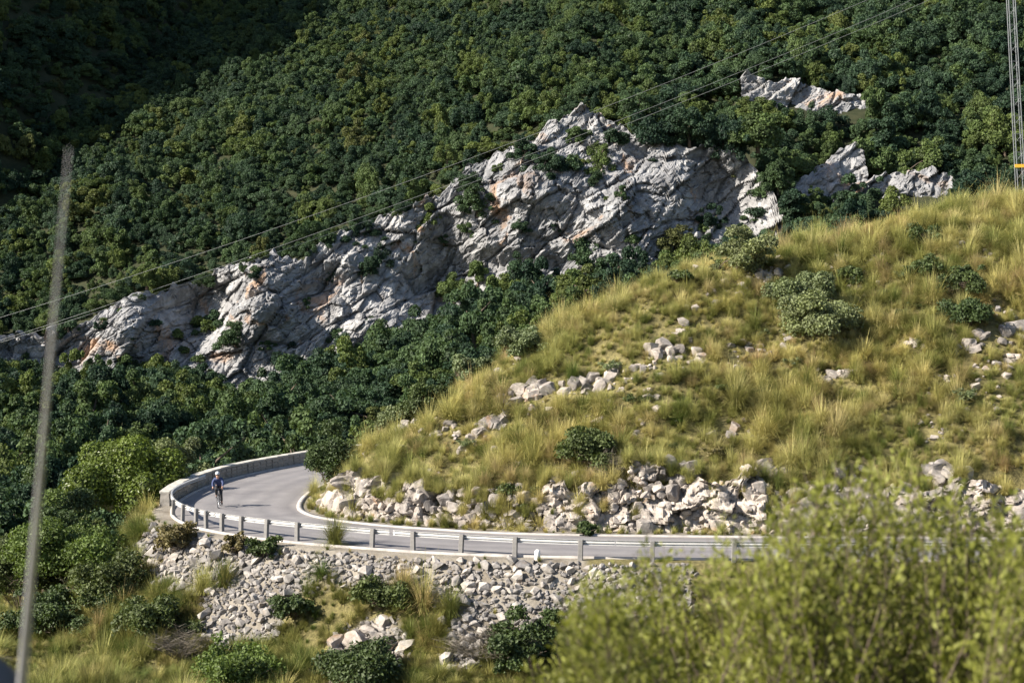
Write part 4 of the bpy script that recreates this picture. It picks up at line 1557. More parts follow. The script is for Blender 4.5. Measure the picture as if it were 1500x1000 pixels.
# low shrubs dotted over the slope
LOW = [crown_mesh('foliage', 560 + k, (M_OLIVE, M_DARK, M_BROWN, M_DARK)[k], 0.5, 0.6, -0.05, 12, 700, 0.05, 0.45, 1.0, (0.2, 0.45), 0.5, 0.7)[0] for k in range(4)]
nlow = 0
while nlow < 46:
    x_, y_ = rt.uniform(-8, 33), rt.uniform(72, 94)
    if road_dist([x_], [y_])[0][0] < 6.5:
        continue
    q = rt.uniform(0.45, 1.05)
    e = empty('low_shrub', (x_, y_, gz(x_, y_) - 0.03), (0, 0, rt.uniform(0, 6.28)), (q * 1.3, q * 1.3, q))
    tag(e, 'low dull shrub half sunk in the tussock grass of the slope', 'bush', 'low shrubs in the tussock grass')
    obj('foliage', LOW[rt.randint(4)], e)
    nlow += 1


# ------------------------------------------------------------------ tussock grass
def tussock_mesh(name, seed, mat=None, blades=170, h=0.95, rad=0.55, stems=10, wid=0.0075):
    rg_ = np.random.RandomState(seed)
    n_ = blades + stems
    az = rg_.uniform(0, 2 * PI, n_)
    lean = np.abs(rg_.normal(0.0, 0.72, n_)) + 0.08
    L = h * rg_.uniform(0.6, 1.2, n_)
    L[blades:] *= 1.45
    lean[blades:] *= 0.35
    r0 = rg_.uniform(0, 0.16, n_)
    seg = 4
    t = np.linspace(0, 1, seg)
    dirx, diry = np.cos(az), np.sin(az)
    V = np.zeros((n_, seg, 2, 3))
    wdt = wid * rg_.uniform(0.7, 1.4, n_)
    wdt[blades:] *= 0.85
    for j in range(seg):
        ang = lean * (0.35 + 1.25 * t[j])                 # bends outward towards the tip
        hor = r0 + L * np.sin(np.minimum(ang, 1.7)) * t[j] * 0.75
        ver = L * np.cos(np.minimum(ang * 0.85, 1.45)) * t[j]
        w = wdt * (1 - 0.8 * t[j])
        V[:, j, 0] = np.stack([dirx * hor - diry * w, diry * hor + dirx * w, ver - 0.05], 1)
        V[:, j, 1] = np.stack([dirx * hor + diry * w, diry * hor - dirx * w, ver - 0.05], 1)
    base = np.arange(n_)[:, None] * seg * 2
    fs = []
    for j in range(seg - 1):
        q = np.array([2 * j, 2 * j + 1, 2 * j + 3, 2 * j + 2])
        fs.append(base + q)
    F_ = np.concatenate(fs, 0)
    along = np.broadcast_to(t[None, :, None], (n_, seg, 2)).copy()
    along[blades:] = 1.15
    tone = np.broadcast_to(rg_.rand(n_)[:, None, None], (n_, seg, 2))
    return mesh_from(name, V.reshape(-1, 3), F_, [mat or M_GRASS], False, {'along': along.ravel(), 'tone': tone.ravel()})


M_GREEN = grass_mat('green_tussock_grass',
                    [(0, (0.085, 0.095, 0.028)), (0.5, (0.11, 0.115, 0.032)), (1, (0.07, 0.10, 0.026))],
                    [(0, (0.29, 0.26, 0.095)), (0.4, (0.21, 0.215, 0.065)), (0.75, (0.15, 0.18, 0.045)), (1, (0.10, 0.15, 0.035))])
TUS = [tussock_mesh('blades', 800 + k, None, 330, [0.85, 1.0, 0.75, 1.15, 0.9, 0.7][k], 0.5, [24, 10, 18, 34, 8, 0][k]) for k in range(6)]
TUS += [tussock_mesh('blades', 820 + k, M_GREEN, 330, [0.85, 1.0, 0.75, 1.1][k], 0.5, [8, 4, 12, 0][k]) for k in range(4)]
rgr = np.random.RandomState(91)
cand = np.stack([rgr.uniform(-34, 42, 90000), rgr.uniform(54, 97, 90000)], 1)
cz = ground_z(cand[:, 0], cand[:, 1])
cs_, cu_ = road_dist(cand[:, 0], cand[:, 1])
cpx, cpy = to_px(cand[:, 0], cand[:, 1], cz)
rubm = np.zeros(len(cand), bool)
for poly in RUBBLE:
    rubm |= in_poly(cpx, cpy, poly)
outc = np.zeros(len(cand), bool)
for (ox, oy, w_, h_, nbk, lab) in OUTCROPS:
    outc |= (np.abs(cpx - ox) < w_ * 13) & (np.abs(cpy - oy - 4) < h_ * 16)
shr = np.zeros(len(cand), bool)
for (x, y, w_, h_, kind, lab) in SHRUBS:
    shr |= (np.abs(cpx - x) < w_ * 0.42) & (np.abs(cpy - y + h_ * 0.1) < h_ * 0.28)
pn = fbm(cand[:, 0] / 4, cand[:, 1] / 4, 0, 3, 95)
dens = np.where(cs_ > 0, np.where(cs_ > 5.4, 0.62 + 0.25 * pn, np.where(cs_ > 4.3, 0.10, np.where(cs_ > 3.35, 0.12, 0))), 0)
out_ = -cs_
dens = np.where((cs_ < 0) & (out_ > 4.3), 0.62 + 0.2 * pn, dens)
dens = np.where((cs_ < 0) & (out_ > 4.3) & (out_ < 7.6), dens * 1.5, dens)
dens = np.where((cs_ < 0) & rubm, np.where(out_ > 4.6, 0.012, 0.0), dens)
dens = np.where((cs_ < 0) & (out_ > 3.75) & (out_ <= 4.3), np.where(cand[:, 0] < -13.5, 0.3, 0.05), dens)
dens = np.where((cand[:, 0] < -19) & (cand[:, 1] > 72), 0.12, dens)
dens = np.where((cand[:, 0] < -26) & (cand[:, 1] > 66), 0.0, dens)
dens = np.where((cand[:, 1] > 84) & (cs_ < 0), dens * 0.25, dens)
dens0 = np.where(outc, np.minimum(dens, 0.35), dens)
dens = np.where(outc | shr, dens * 0.06, dens)
okk = rgr.rand(len(cand)) < dens * 0.50
idx = np.nonzero(okk & (np.abs(cpx - 750) < 830) & (cpy < 1100))[0]
# hand-placed conspicuous tussocks: px of the foot, height m, extra label
BIG = [(494, 812, 1.35, 'tall green tussock pushing up through the guardrail'), (620, 900, 1.5, 'broad green and straw tussock at the edge of the rubble'),
       (655, 905, 1.3, 'dense green tussock bordering the rubble'), (590, 870, 1.2, 'tall straw tussock overhanging the rubble'),
       (650, 760, 1.25, 'long trailing green tussock hanging over the rock cutting'), (590, 772, 0.75, 'low fresh green tussock at the foot of the cutting'),
       (1080, 600, 1.6, 'tall green tussock in the middle of the slope'), (1140, 610, 1.5, 'brown and green tussock with dark heart on the slope'),
       (1000, 610, 1.2, 'green tussock beside a tall green one on the slope'), (840, 560, 1.0, 'green tussock above the layered outcrop'),
       (1225, 530, 1.2, 'fresh green tussock by the heap of whitish stones'), (1325, 480, 1.2, 'green tussock below the flat dark bush'),
       (925, 720, 1.1, 'rounded golden green tussock right of the dead bush'), (700, 765, 0.8, 'straw tussock in a cleft of the cutting'),
       (835, 760, 0.9, 'golden tussock growing in an orange stained cleft'), (930, 760, 0.8, 'small tussock on the fissured cutting'),
       (330, 860, 1.3, 'olive tussock in the middle of the rubble slope'), (300, 870, 1.1, 'straw tussock in the middle of the rubble slope'),
       (440, 700, 0.9, 'golden tussock at the inner edge of the road bend')]
for (x, y, h_, lab) in BIG:
    if 600 < y < 790 and x > 560 and lab.find('cut') >= 0 or 'cleft' in lab:
        i = int(np.argmin(np.abs(750 + ccl[:, 0] / ccl[:, 1] * F_PX - x)))
        v_ = 0.55
        q = ccl[i] + cnn[i] * (4.1 + 0.9 * v_)
        zz = EYE - (y - HORIZON) / F_PX * q[1]
        g = Vector((q[0], q[1], max(0.0, zz)))
        if 'foot' in lab:
            q = ccl[i] + cnn[i] * 3.7
            g = Vector((q[0], q[1], 0))
    elif x == 440:
        g = Vector((-10.2, 84.0, gz(-10.2, 84.0)))
    elif x == 494:
        g = Vector((-7.25, 67.0, 0.0))
        g.z = gz(g.x, g.y)
    else:
        g = hit_ground(x, y, 55, 112)
    e = empty('grass_tussock', g, (0, 0, rt.uniform(0, 6.28)), (h_, h_, h_))
    tag(e, lab, 'grass tussock', 'conspicuous grass tussocks')
    kk = 0 if ('golden' in lab or 'straw' in lab) else 6
    obj('blades', TUS[kk + rt.randint(4)], e)
    obj('blades', TUS[kk + rt.randint(4)], e, rot=(0, 0, 2.0), scale=0.9, loc=(0.12, 0.05, 0))
pos = [(cand[i, 0], cand[i, 1], cz[i]) for i in idx]
sc3 = []
kd = []
extra = []
for k in range(640):
    i = rgr.randint(len(cus))
    if k < 260:
        v_, of_, zz_ = 1.0, 5.35 + rgr.uniform(-0.25, 0.7), chh[i] * rgr.uniform(0.9, 1.03)
        q_ = rgr.uniform(0.5, 0.95)
    elif k < 540:
        v_ = rgr.uniform(0.25, 0.9)
        of_, zz_, q_ = 4.05 + 1.25 * v_, chh[i] * v_ + 0.05, rgr.uniform(0.3, 0.85)
        if vnoise(np.array([cus[i] / 2.0]), 0.5, 0, 19)[0] < 0.48:
            continue
    else:
        of_, zz_, q_ = 3.45 + rgr.uniform(0, 0.5), 0.0, rgr.uniform(0.2, 0.5)
    p_ = ccl[i] + cnn[i] * of_
    extra.append((p_[0], p_[1], zz_, q_, 6 if k >= 480 and rgr.rand() < 0.7 else 0))
for i in idx:
    s0 = (0.30 + 0.85 * rgr.rand() ** 2.0) * (1.0 + 0.35 * pn[i])
    if 3.3 < cs_[i] < 4.2 or (cs_[i] < 0 and -cs_[i] < 4.4):
        s0 *= 0.42
    elif cs_[i] < 0:
        s0 *= 0.9
    w0 = s0 * rgr.uniform(0.95, 1.3)
    sc3.append((w0, w0, s0 * rgr.uniform(0.62, 0.98)))
    kd.append(rgr.randint(6) if (cs_[i] > 0 and rgr.rand() > 0.13) or rgr.rand() < 0.22 else 6 + rgr.randint(4))
# short sward filling the ground between the tussocks
tiny = np.nonzero((rgr.rand(len(cand)) < np.clip(dens0, 0, 0.6) * 0.8) & ~okk & (np.abs(cpx - 750) < 800) & (cpy < 1060))[0]
for i in tiny:
    extra.append((cand[i, 0], cand[i, 1], cz[i], rgr.uniform(0.16, 0.36), 6 if (cs_[i] < 0 and rgr.rand() < 0.6) else 0))
for (ex, ey, ez, eq, ek) in extra:
    pos.append((ex, ey, ez))
    sc3.append((eq, eq, eq * 0.9))
    kd.append(ek + rgr.randint(4))
gn_scatter('tussock_grass', pos, [(rgr.uniform(-0.15, 0.15), rgr.uniform(-0.15, 0.15), rgr.uniform(0, 6.28)) for _ in pos], sc3, kd, TUS,
           'golden and olive tussock grass covering the slope and banks')

# ------------------------------------------------------------------ cyclist on the bend
M_NAVY = plain_mat('navy_jersey', (0.025, 0.04, 0.11), 0.75, 0, 0.15, 12)
M_BLACK = plain_mat('black_lycra', (0.02, 0.02, 0.024), 0.7, 0, 0.15, 12)
M_SKIN = plain_mat('skin', (0.46, 0.27, 0.19), 0.55, 0, 0.06, 12)
M_HELMET = plain_mat('white_helmet', (0.50, 0.53, 0.58), 0.35, 0, 0.04, 12)
M_TYRE = plain_mat('black_rubber', (0.02, 0.02, 0.02), 0.8, 0, 0.1, 12)
M_ALLOY = plain_mat('silver_alloy', (0.55, 0.56, 0.58), 0.35, 0.7, 0.05, 12)
M_FRAME = plain_mat('dark_bike_paint', (0.03, 0.03, 0.035), 0.35, 0.1, 0.05, 12)
CYC = Vector((-14.15, 79.2, 0.03))
HEAD_ANG = R(-86)
bike = empty('road_bicycle', CYC, (R(2.0), 0, HEAD_ANG))
tag(bike, 'dark road bicycle ridden round the bend by the cyclist', 'bicycle')
WR = 0.335


def wheel(x0):
    w = empty('wheel', (0, 0, 0))
    w.parent = bike
    w.location = (x0, 0, WR)
    mb = MB()
    ring = [(math.cos(a) * (WR - 0.014), 0, math.sin(a) * (WR - 0.014)) for a in np.linspace(0, 2 * PI, 33)]
    mb.tube(ring, 0.014, 6, cap=False)
    mb.build('tyre', M_TYRE, w, True)
    mb = MB()
    ring = [(math.cos(a) * (WR - 0.040), 0, math.sin(a) * (WR - 0.040)) for a in np.linspace(0, 2 * PI, 33)]
    mb.tube(ring, 0.013, 6, cap=False)
    for k in range(18):
        a = 2 * PI * k / 18
        mb.tube([(0.02 * math.cos(a + 1), 0.02 * (-1) ** k, 0.02 * math.sin(a + 1)), (math.cos(a) * (WR - 0.04), 0, math.sin(a) * (WR - 0.04))], 0.0014, 3)
    mb.tube([(0, -0.05, 0), (0, 0.05, 0)], 0.018, 8)
    mb.build('rim', M_ALLOY, w, True)


wheel(-0.5)
wheel(0.49)
mb = MB()
BB, ST, HT1, HT0, RA = (-0.09, 0, 0.27), (-0.24, 0, 0.80), (0.34, 0, 0.86), (0.38, 0, 0.72), (-0.5, 0, WR)
for a, b_, r_ in ((BB, ST, 0.016), (BB, HT0, 0.02), (ST, HT1, 0.016), (HT0, HT1, 0.02)):
    mb.tube([a, b_], r_, 8)
for sy in (-1, 1):
    mb.tube([(BB[0], sy * 0.03, BB[2]), (RA[0], sy * 0.06, RA[2])], 0.009, 6)
    mb.tube([(ST[0] + 0.02, sy * 0.015, ST[2] - 0.06), (RA[0], sy * 0.06, RA[2])], 0.008, 6)
mb.build('frame', M_FRAME, bike, True)
mb = MB()
for sy in (-1, 1):
    mb.tube([(0.385, sy * 0.025, 0.71), (0.43, sy * 0.05, 0.5), (0.49, sy * 0.052, WR)], [0.014, 0.011, 0.008], 6)
mb.build('fork', M_FRAME, bike, True)
mb = MB()
mb.tube([(-0.24, 0, 0.80), (-0.265, 0, 0.92)], 0.013, 8)
mb.build('seat_post', M_FRAME, bike, True)
mb = MB()
for x0, w0, z0_, in ((-0.40, 0.07, 0.955), (-0.34, 0.068, 0.95), (-0.25, 0.035, 0.945), (-0.14, 0.018, 0.94)):
    pass
mb.add([(-0.41, -0.07, 0.955), (-0.41, 0.07, 0.955), (-0.30, -0.06, 0.95), (-0.30, 0.06, 0.95), (-0.13, -0.018, 0.945), (-0.13, 0.018, 0.945),
        (-0.41, -0.05, 0.92), (-0.41, 0.05, 0.92), (-0.13, -0.012, 0.92), (-0.13, 0.012, 0.92)],
       [[0, 2, 3, 1], [2, 4, 5, 3], [6, 7, 9, 8], [0, 1, 7, 6], [4, 8, 9, 5], [0, 6, 8, 4, 2], [1, 3, 5, 9, 7]])
mb.build('saddle', M_BLACK, bike)
mb = MB()
mb.tube([(0.34, 0, 0.86), (0.33, 0, 0.90), (0.42, 0, 0.93)], 0.015, 8)
mb.tube([(0.42, -0.21, 0.93), (0.42, 0, 0.935), (0.42, 0.21, 0.93)], 0.014, 8)
for sy in (-1, 1):
    mb.tube([(0.42, sy * 0.21, 0.93), (0.50, sy * 0.215, 0.93), (0.535, sy * 0.215, 0.88), (0.50, sy * 0.215, 0.82), (0.42, sy * 0.215, 0.80)], 0.014, 7)
mb.build('handlebar', M_FRAME, bike, True)
for sy in (-1, 1):
    mb = MB()
    mb.tube([(0.50, sy * 0.215, 0.94), (0.54, sy * 0.215, 0.99)], [0.016, 0.012], 6)
    mb.tube([(0.535, sy * 0.215, 0.95), (0.56, sy * 0.215, 0.86)], [0.008, 0.005], 5)
    mb.build('brake_lever', M_BLACK, bike, True)
mb = MB()
mb.tube([(-0.09, 0.045, 0.27), (-0.09, 0.055, 0.27)], 0.095, 20)
mb.tube([(-0.09, 0.06, 0.27), (-0.10, 0.075, 0.10)], 0.011, 6)
mb.tube([(-0.09, -0.06, 0.27), (-0.08, -0.075, 0.44)], 0.011, 6)
mb.tube([(-0.09, -0.06, 0.27), (-0.09, 0.06, 0.27)], 0.018, 8)
mb.build('crank', M_ALLOY, bike, True)
for sy, xx, zz in ((1, -0.10, 0.10), (-1, -0.08, 0.44)):
    mb = MB()
    mb.box((xx, sy * 0.12, zz), (0.08, 0.07, 0.02), bev=0.005)
    mb.build('pedal', M_BLACK, bike)

rider = empty('person', CYC, (R(2.0), 0, HEAD_ANG))
tag(rider, 'cyclist in white helmet and navy jersey riding round the bend', 'person')


def skin_obj(name, verts, edges, radii, mat, parent, sub=2, root=0):
    me = bpy.data.meshes.new(name)
    me.from_pydata(verts, edges, [])
    me.materials.append(mat)
    o = obj(name, me, parent)
    md = o.modifiers.new('skin', 'SKIN')
    md.use_smooth_shade = True
    for i, r_ in enumerate(radii):
        sv = me.skin_vertices[0].data[i]
        sv.radius = r_ if hasattr(r_, '__len__') else (r_, r_)
        sv.use_root = (i == root)
    sb = o.modifiers.new('smooth', 'SUBSURF')
    sb.levels = sub
    sb.render_levels = sub
    return o


# joints, x forward, y left, z up
pel, waist, chest, neck, head0, head1 = (-0.27, 0, 1.00), (-0.13, 0, 1.15), (0.06, 0, 1.30), (0.17, 0, 1.40), (0.24, 0, 1.47), (0.27, 0, 1.60)
bv = [pel, waist, chest, neck, head0, head1]
br = [(0.13, 0.15), (0.12, 0.145), (0.13, 0.16), 0.062, 0.075, 0.085]
be = [(0, 1), (1, 2), (2, 3), (3, 4), (4, 5)]


def limb(start, pts, rad):
    prev = start
    for p_, r_ in zip(pts, rad):
        bv.append(p_)
        br.append(r_)
        be.append((prev, len(bv) - 1))
        prev = len(bv) - 1


for sy in (-1, 1):
    limb(2, [(0.12, sy * 0.19, 1.33), (0.26, sy * 0.25, 1.17), (0.42, sy * 0.225, 1.00), (0.49, sy * 0.215, 0.965)], [0.066, 0.046, 0.034, 0.03])
limb(0, [(-0.24, 0.10, 0.96), (0.02, 0.105, 0.62), (-0.10, 0.12, 0.22), (-0.14, 0.12, 0.135)], [0.095, 0.062, 0.045, 0.04])      # left leg down
limb(0, [(-0.24, -0.10, 0.96), (0.16, -0.12, 0.90), (-0.06, -0.12, 0.55), (-0.11, -0.12, 0.48)], [0.095, 0.062, 0.045, 0.04])   # right leg up
skin_obj('body', bv, be, br, M_SKIN, rider)
# fingers closed round the brake hoods
for sy in (-1, 1):
    for k in range(4):
        x0 = 0.485 + 0.019 * k
        q = [(x0, sy * 0.195, 0.975), (x0 + 0.012, sy * (0.245), 0.965), (x0 + 0.012, sy * 0.247, 0.93), (x0 + 0.008, sy * 0.225, 0.915)]
        skin_obj('finger', q, [(0, 1), (1, 2), (2, 3)], [0.0095, 0.009, 0.0085, 0.007], M_SKIN, rider, 1)
    skin_obj('thumb', [(0.475, sy * 0.20, 0.97), (0.50, sy * 0.18, 0.955), (0.525, sy * 0.185, 0.935)], [(0, 1), (1, 2)], [0.011, 0.0105, 0.008], M_SKIN, rider, 1)
jv = [(-0.24, 0, 1.03), waist, chest, (0.19, 0, 1.42)]
jr = [(0.150, 0.168), (0.142, 0.167), (0.165, 0.19), (0.085, 0.09)]
je = [(0, 1), (1, 2), (2, 3)]
for sy in (-1, 1):
    jv += [(0.12, sy * 0.19, 1.33), (0.26, sy * 0.25, 1.17), (0.41, sy * 0.227, 1.01)]
    jr += [0.090, 0.060, 0.045]
    n_ = len(jv)
    je += [(2, n_ - 3), (n_ - 3, n_ - 2), (n_ - 2, n_ - 1)]
skin_obj('jersey', jv, je, jr, M_NAVY, rider)
sv_ = [(-0.29, 0, 0.99), (-0.22, 0, 1.05)]
sr_ = [(0.140, 0.165), (0.140, 0.160)]
se_ = [(0, 1)]
for a_, b_, c_k in (((-0.24, 0.10, 0.96), (0.02, 0.105, 0.62), (-0.09, 0.119, 0.25)), ((-0.24, -0.10, 0.96), (0.16, -0.12, 0.90), (-0.05, -0.12, 0.57))):
    sv_ += [a_, b_, c_k]
    sr_ += [0.112, 0.076, 0.057]
    n_ = len(sv_)
    se_ += [(0, n_ - 3), (n_ - 3, n_ - 2), (n_ - 2, n_ - 1)]
skin_obj('tights', sv_, se_, sr_, M_BLACK, rider)
for sy, ax, az_ in ((1, -0.10, 0.115), (-1, -0.07, 0.455)):
    skin_obj('shoe', [(ax - 0.09, sy * 0.12, az_ + 0.03), (ax, sy * 0.12, az_ + 0.025), (ax + 0.09, sy * 0.125, az_ + 0.012), (ax + 0.14, sy * 0.125, az_ + 0.008)],
             [(0, 1), (1, 2), (2, 3)], [(0.045, 0.04), (0.048, 0.045), (0.045, 0.035), (0.03, 0.02)], M_BLACK, rider, 1)
    skin_obj('sock', [(ax - 0.05, sy * 0.12, az_ + 0.06), (ax - 0.02 - 0.02, sy * 0.12, az_ + 0.15)], [(0, 1)], [0.05, 0.048], M_BLACK, rider, 1)
# helmet shell with vents, face features
iv, if_ = ico(3)
hc = Vector((0.275, 0, 1.605))
hv = []
for v in iv:
    p_ = np.array(v)
    z_ = p_[2] if p_[2] > -0.25 else -0.25 + (p_[2] + 0.25) * 0.15
    groove = 0.96 if (abs(abs(p_[1]) - 0.33) < 0.1 and p_[2] > 0.05) else 1.0
    hv.append((hc.x + p_[0] * 0.145 * groove - 0.01, hc.y + p_[1] * 0.108 * groove, hc.z + z_ * 0.115 * groove + 0.035))
obj('helmet', mesh_from('helmet', hv, if_, [M_HELMET], True), rider)
mb = MB()
mb.tube([(0.36, -0.012, 1.56), (0.375, 0, 1.535), (0.36, 0.0, 1.52)], [0.008, 0.016, 0.008], 6)
mb.build('nose', M_SKIN, rider, True)
mb = MB()
mb.box((0.345, 0, 1.572), (0.03, 0.13, 0.035), bev=0.008)
mb.build('sunglasses', M_BLACK, rider)
mb = MB()
mb.box((0.348, 0, 1.495), (0.012, 0.045, 0.008), bev=0.002)
mb.build('mouth', plain_mat('lips', (0.36, 0.16, 0.13), 0.5), rider)
for sy in (-1, 1):
    mb = MB()
    mb.tube([(0.265, sy * 0.082, 1.53), (0.26, sy * 0.098, 1.55), (0.255, sy * 0.088, 1.575)], [0.008, 0.014, 0.01], 6)
    mb.build('ear', M_SKIN, rider, True)

# ------------------------------------------------------------------ power line
def mast(loc, top_z, lean):
    e = empty('power_mast', loc)
    H = top_z - loc[2]
    w0, w1 = 0.24, 0.20
    lx = math.tan(lean) * H

    def c_(sx, sy, t):
        w = w0 + (w1 - w0) * t
        return Vector((sx * w + lx * t, sy * w, H * t))
    for sx in (-1, 1):
        for sy in (-1, 1):
            mb = MB()
            mb.tube([c_(sx, sy, -0.02), c_(sx, sy, 1)], 0.032, 4)
            mb.build('upright', M_STEEL, e)
    n_ = int(H / 0.55)
    for k in range(n_):
        t0, t1 = k / n_, (k + 1) / n_
        mb = MB()
        for (ax, ay), (bx, by) in (((-1, -1), (1, -1)), ((1, -1), (1, 1)), ((1, 1), (-1, 1)), ((-1, 1), (-1, -1))):
            mb.tube([c_(ax, ay, t0), c_(bx, by, t1 if k % 2 else t0)], 0.011, 4)
        mb.build('brace', M_STEEL, e)
    mb = MB()
    mb.tube([(lx - 0.2, -0.7, H + 0.02), (lx - 0.2, 1.0, H + 0.02)], 0.05, 6)
    mb.tube([(lx - 0.2, 0, H - 1.25), (lx - 0.2, 1.3, H - 1.25)], 0.05, 6)
    mb.build('crossarm', M_STEEL, e)
    return e, lx, H


R_TOP = 32.2
mr_x, mr_y = 32.0, 102.0
m1, lx1, H1 = mast((mr_x, mr_y, gz(mr_x, mr_y) - 0.1), R_TOP, R(-2.9))
tag(m1, 'slim grey lattice power mast leaning on the hill crest, orange plate on it', 'mast', 'power line masts')
zt = 10 + (440 - 243) / 2400 * 101.7
t_ = (zt - m1.location.z) / H1
mb = MB()
mb.box((lx1 * t_, -0.29, zt - m1.location.z), (0.75, 0.03, 0.2), bev=0.01)
mb.build('warning_plate', M_ORANGE, m1)
lm_x, lm_y = -62.0, 110.0
m2, lx2, H2 = mast((lm_x, lm_y, gz(lm_x, lm_y) - 0.1), 3.2, 0)
tag(m2, 'slim lattice power mast standing in the valley wood, far end of the cables', 'mast', 'power line masts')
WIRES = [((mr_x + lx1 - 0.2, mr_y - 0.6, R_TOP - 0.1), [(50, 450), (400, 335), (660, 242), (930, 141), (1270, 0)], 'uppermost thin power cable crossing in front of the mountain'),
         ((mr_x + lx1 - 0.2, mr_y + 0.9, R_TOP - 0.25), [(200, 433), (450, 346), (680, 262), (900, 180), (1100, 99), (1340, 0)], 'middle thin power cable of the crossing line'),
         ((mr_x + lx1 - 0.2, mr_y + 1.2, R_TOP - 1.35), [(200, 439), (450, 353), (680, 271), (900, 190), (1100, 110), (1352, 4)], 'lowest thin power cable of the crossing line')]
for (end, pts_, lab) in WIRES:
    xs = np.array([p_[0] for p_ in pts_], float)
    ys = np.array([p_[1] for p_ in pts_], float)
    co = np.polyfit(xs, ys, 2)
    xe, ye = to_px(*end)
    P_ = []
    for x in np.linspace(-620, xe, 60):
        t = (x + 620) / (xe + 620)
        Yd = 1 / ((1 - t) / 110.5 + t / end[1])
        y = np.polyval(co, x) if x > -250 else np.polyval(co, -250) + (x + 250) * (2 * co[0] * -250 + co[1])
        y += (ye - np.polyval(co, xe)) * sstep(1300, xe, x)
        P_.append(px(x, float(y), Yd))
    mb = MB()
    mb.tube(P_, 0.011, 5)
    w = mb.build('power_cable', M_CABLE, smooth=True)
    tag(w, lab, 'cable', 'power cables')

# ------------------------------------------------------------------ foreground: leafy bush, pole, car
def foreground_bush():
    TOPL = [(770, 1000), (810, 930), (850, 872), (900, 850), (950, 826), (1000, 812), (1050, 795), (1100, 770), (1150, 738), (1200, 715), (1250, 700), (1300, 690), (1350, 705),
            (1400, 722), (1450, 740), (1500, 752), (1600, 770), (1700, 800), (1780, 900)]
    rg_ = np.random.RandomState(57)
    e = empty('leafy_shrub', (1.6, 8.2, gz(1.6, 8.2)))
    tag(e, 'large blurred yellow-green leafy bush filling the foreground beside the photographer', 'bush')
    st = MB()
    VV, FF, TT = [], [], []
    nb_ = 0
    clumps = [(rg_.uniform(790, 1760), rg_.uniform(7.0, 9.6), rg_.uniform(-35, 45), rg_.uniform(28, 75), rg_.rand()) for _ in range(34)]
    for k in range(560):
        cl_ = clumps[rg_.randint(len(clumps))]
        Y_ = np.clip(cl_[1] + rg_.normal(0, 0.25), 6.9, 9.8)
        x = np.clip(cl_[0] + rg_.normal(0, 1) * cl_[3], 775, 1780)
        ytop = np.interp(x, *zip(*TOPL)) + abs(rg_.normal(0, 1)) * 70 - 22 + cl_[2] + 0.12 * abs(x - cl_[0])
        # inner shoots end lower, so the outline is loose
        tip = px(x, ytop, Y_)
        root = Vector((1.6 + (tip.x - 1.6) * 0.45 + rg_.normal(0, 0.12), 8.2 + (Y_ - 8.2) * 0.5, 0))
        root.z = gz(root.x, root.y)
        mid = root.lerp(tip, 0.55) + Vector((rg_.normal(0, 0.22), rg_.normal(0, 0.2), 0.1))
        pts_ = [root, root.lerp(mid, 0.5), mid, mid.lerp(tip, 0.5) + Vector((rg_.normal(0, 0.03), 0, 0)), tip]
        pts_ = [p_ - e.location for p_ in pts_]
        st.tube(pts_, [0.009, 0.007, 0.005, 0.003, 0.0015], 4, cap=False)
        A = np.array([p_[:] for p_ in pts_])
        n_ = 215
        t = rg_.uniform(0.22, 1.0, n_) * 4
        i0 = np.minimum(t.astype(int), 3)
        f = (t - i0)[:, None]
        P_ = A[i0] * (1 - f) + A[i0 + 1] * f
        ax = (A[i0 + 1] - A[i0])
        ax /= np.linalg.norm(ax, axis=1)[:, None]
        rad = rg_.normal(0, 1, (n_, 3))
        rad -= (rad * ax).sum(1)[:, None] * ax
        rad /= np.linalg.norm(rad, axis=1)[:, None]
        side = rg_.rand(n_)[:, None] * 0.24 * (1.2 - t[:, None] / 4)        # side twigs
        P_ = P_ + rad * side
        dirn = ax * rg_.uniform(0.2, 1.1, (n_, 1)) + rad * rg_.uniform(0.3, 1.1, (n_, 1)) + np.array([0, 0, 0.2])
        dirn /= np.linalg.norm(dirn, axis=1)[:, None]
        w = np.cross(dirn, rg_.normal(0, 1, (n_, 3)))
        w /= np.linalg.norm(w, axis=1)[:, None]
        L = rg_.uniform(0.022, 0.058, n_)[:, None]
        wd = L * rg_.uniform(0.14, 0.25, n_)[:, None]
        V = np.stack([P_, P_ + dirn * L * 0.5 + w * wd, P_ + dirn * L, P_ + dirn * L * 0.5 - w * wd], 1).reshape(-1, 3)
        VV.append(V)
        FF.append(np.arange(n_ * 4).reshape(-1, 4) + nb_)
        nb_ += len(V)
        base_t = 0.6 * cl_[4] + 0.4 * rg_.rand()
        TT.append(np.repeat(np.clip(0.5 * base_t + 0.5 * rg_.rand(n_), 0, 1), 4))
    st.build('stems', M_BARK, e)
    obj('foliage', mesh_from('foliage', np.concatenate(VV), np.concatenate(FF), [M_SHOOT], False, {'tone': np.concatenate(TT)}), e)


foreground_bush()

M_POLE = plain_mat('pale_grey_metal', (0.36, 0.36, 0.365), 0.5, 0.2, 0.12, 5)
pa, pb = px(32, 1000, 4.5), px(101, 218, 3.0)
dirp = (pa - pb).normalized()
gp = pa + dirp * ((pa.z - (gz(pa.x, 5.0) - 0.1)) / -dirp.z)
pole = empty('leaning_pole', gp)
tag(pole, 'slender pale grey tapering pole leaning by the dark car, out of focus', 'pole')
mb = MB()
mb.tube([gp - gp, (pa - gp), (pa - gp).lerp(pb - gp, 0.55), pb - gp], [0.015, 0.0135, 0.006, 0.0010], 12)
mb.build('shaft', M_POLE, pole, True)
mb = MB()
mb.tube([(0, 0, 0.0), -dirp * 0.16], [0.03, 0.028], 12)
mb.build('socket', M_STEEL, pole, True)

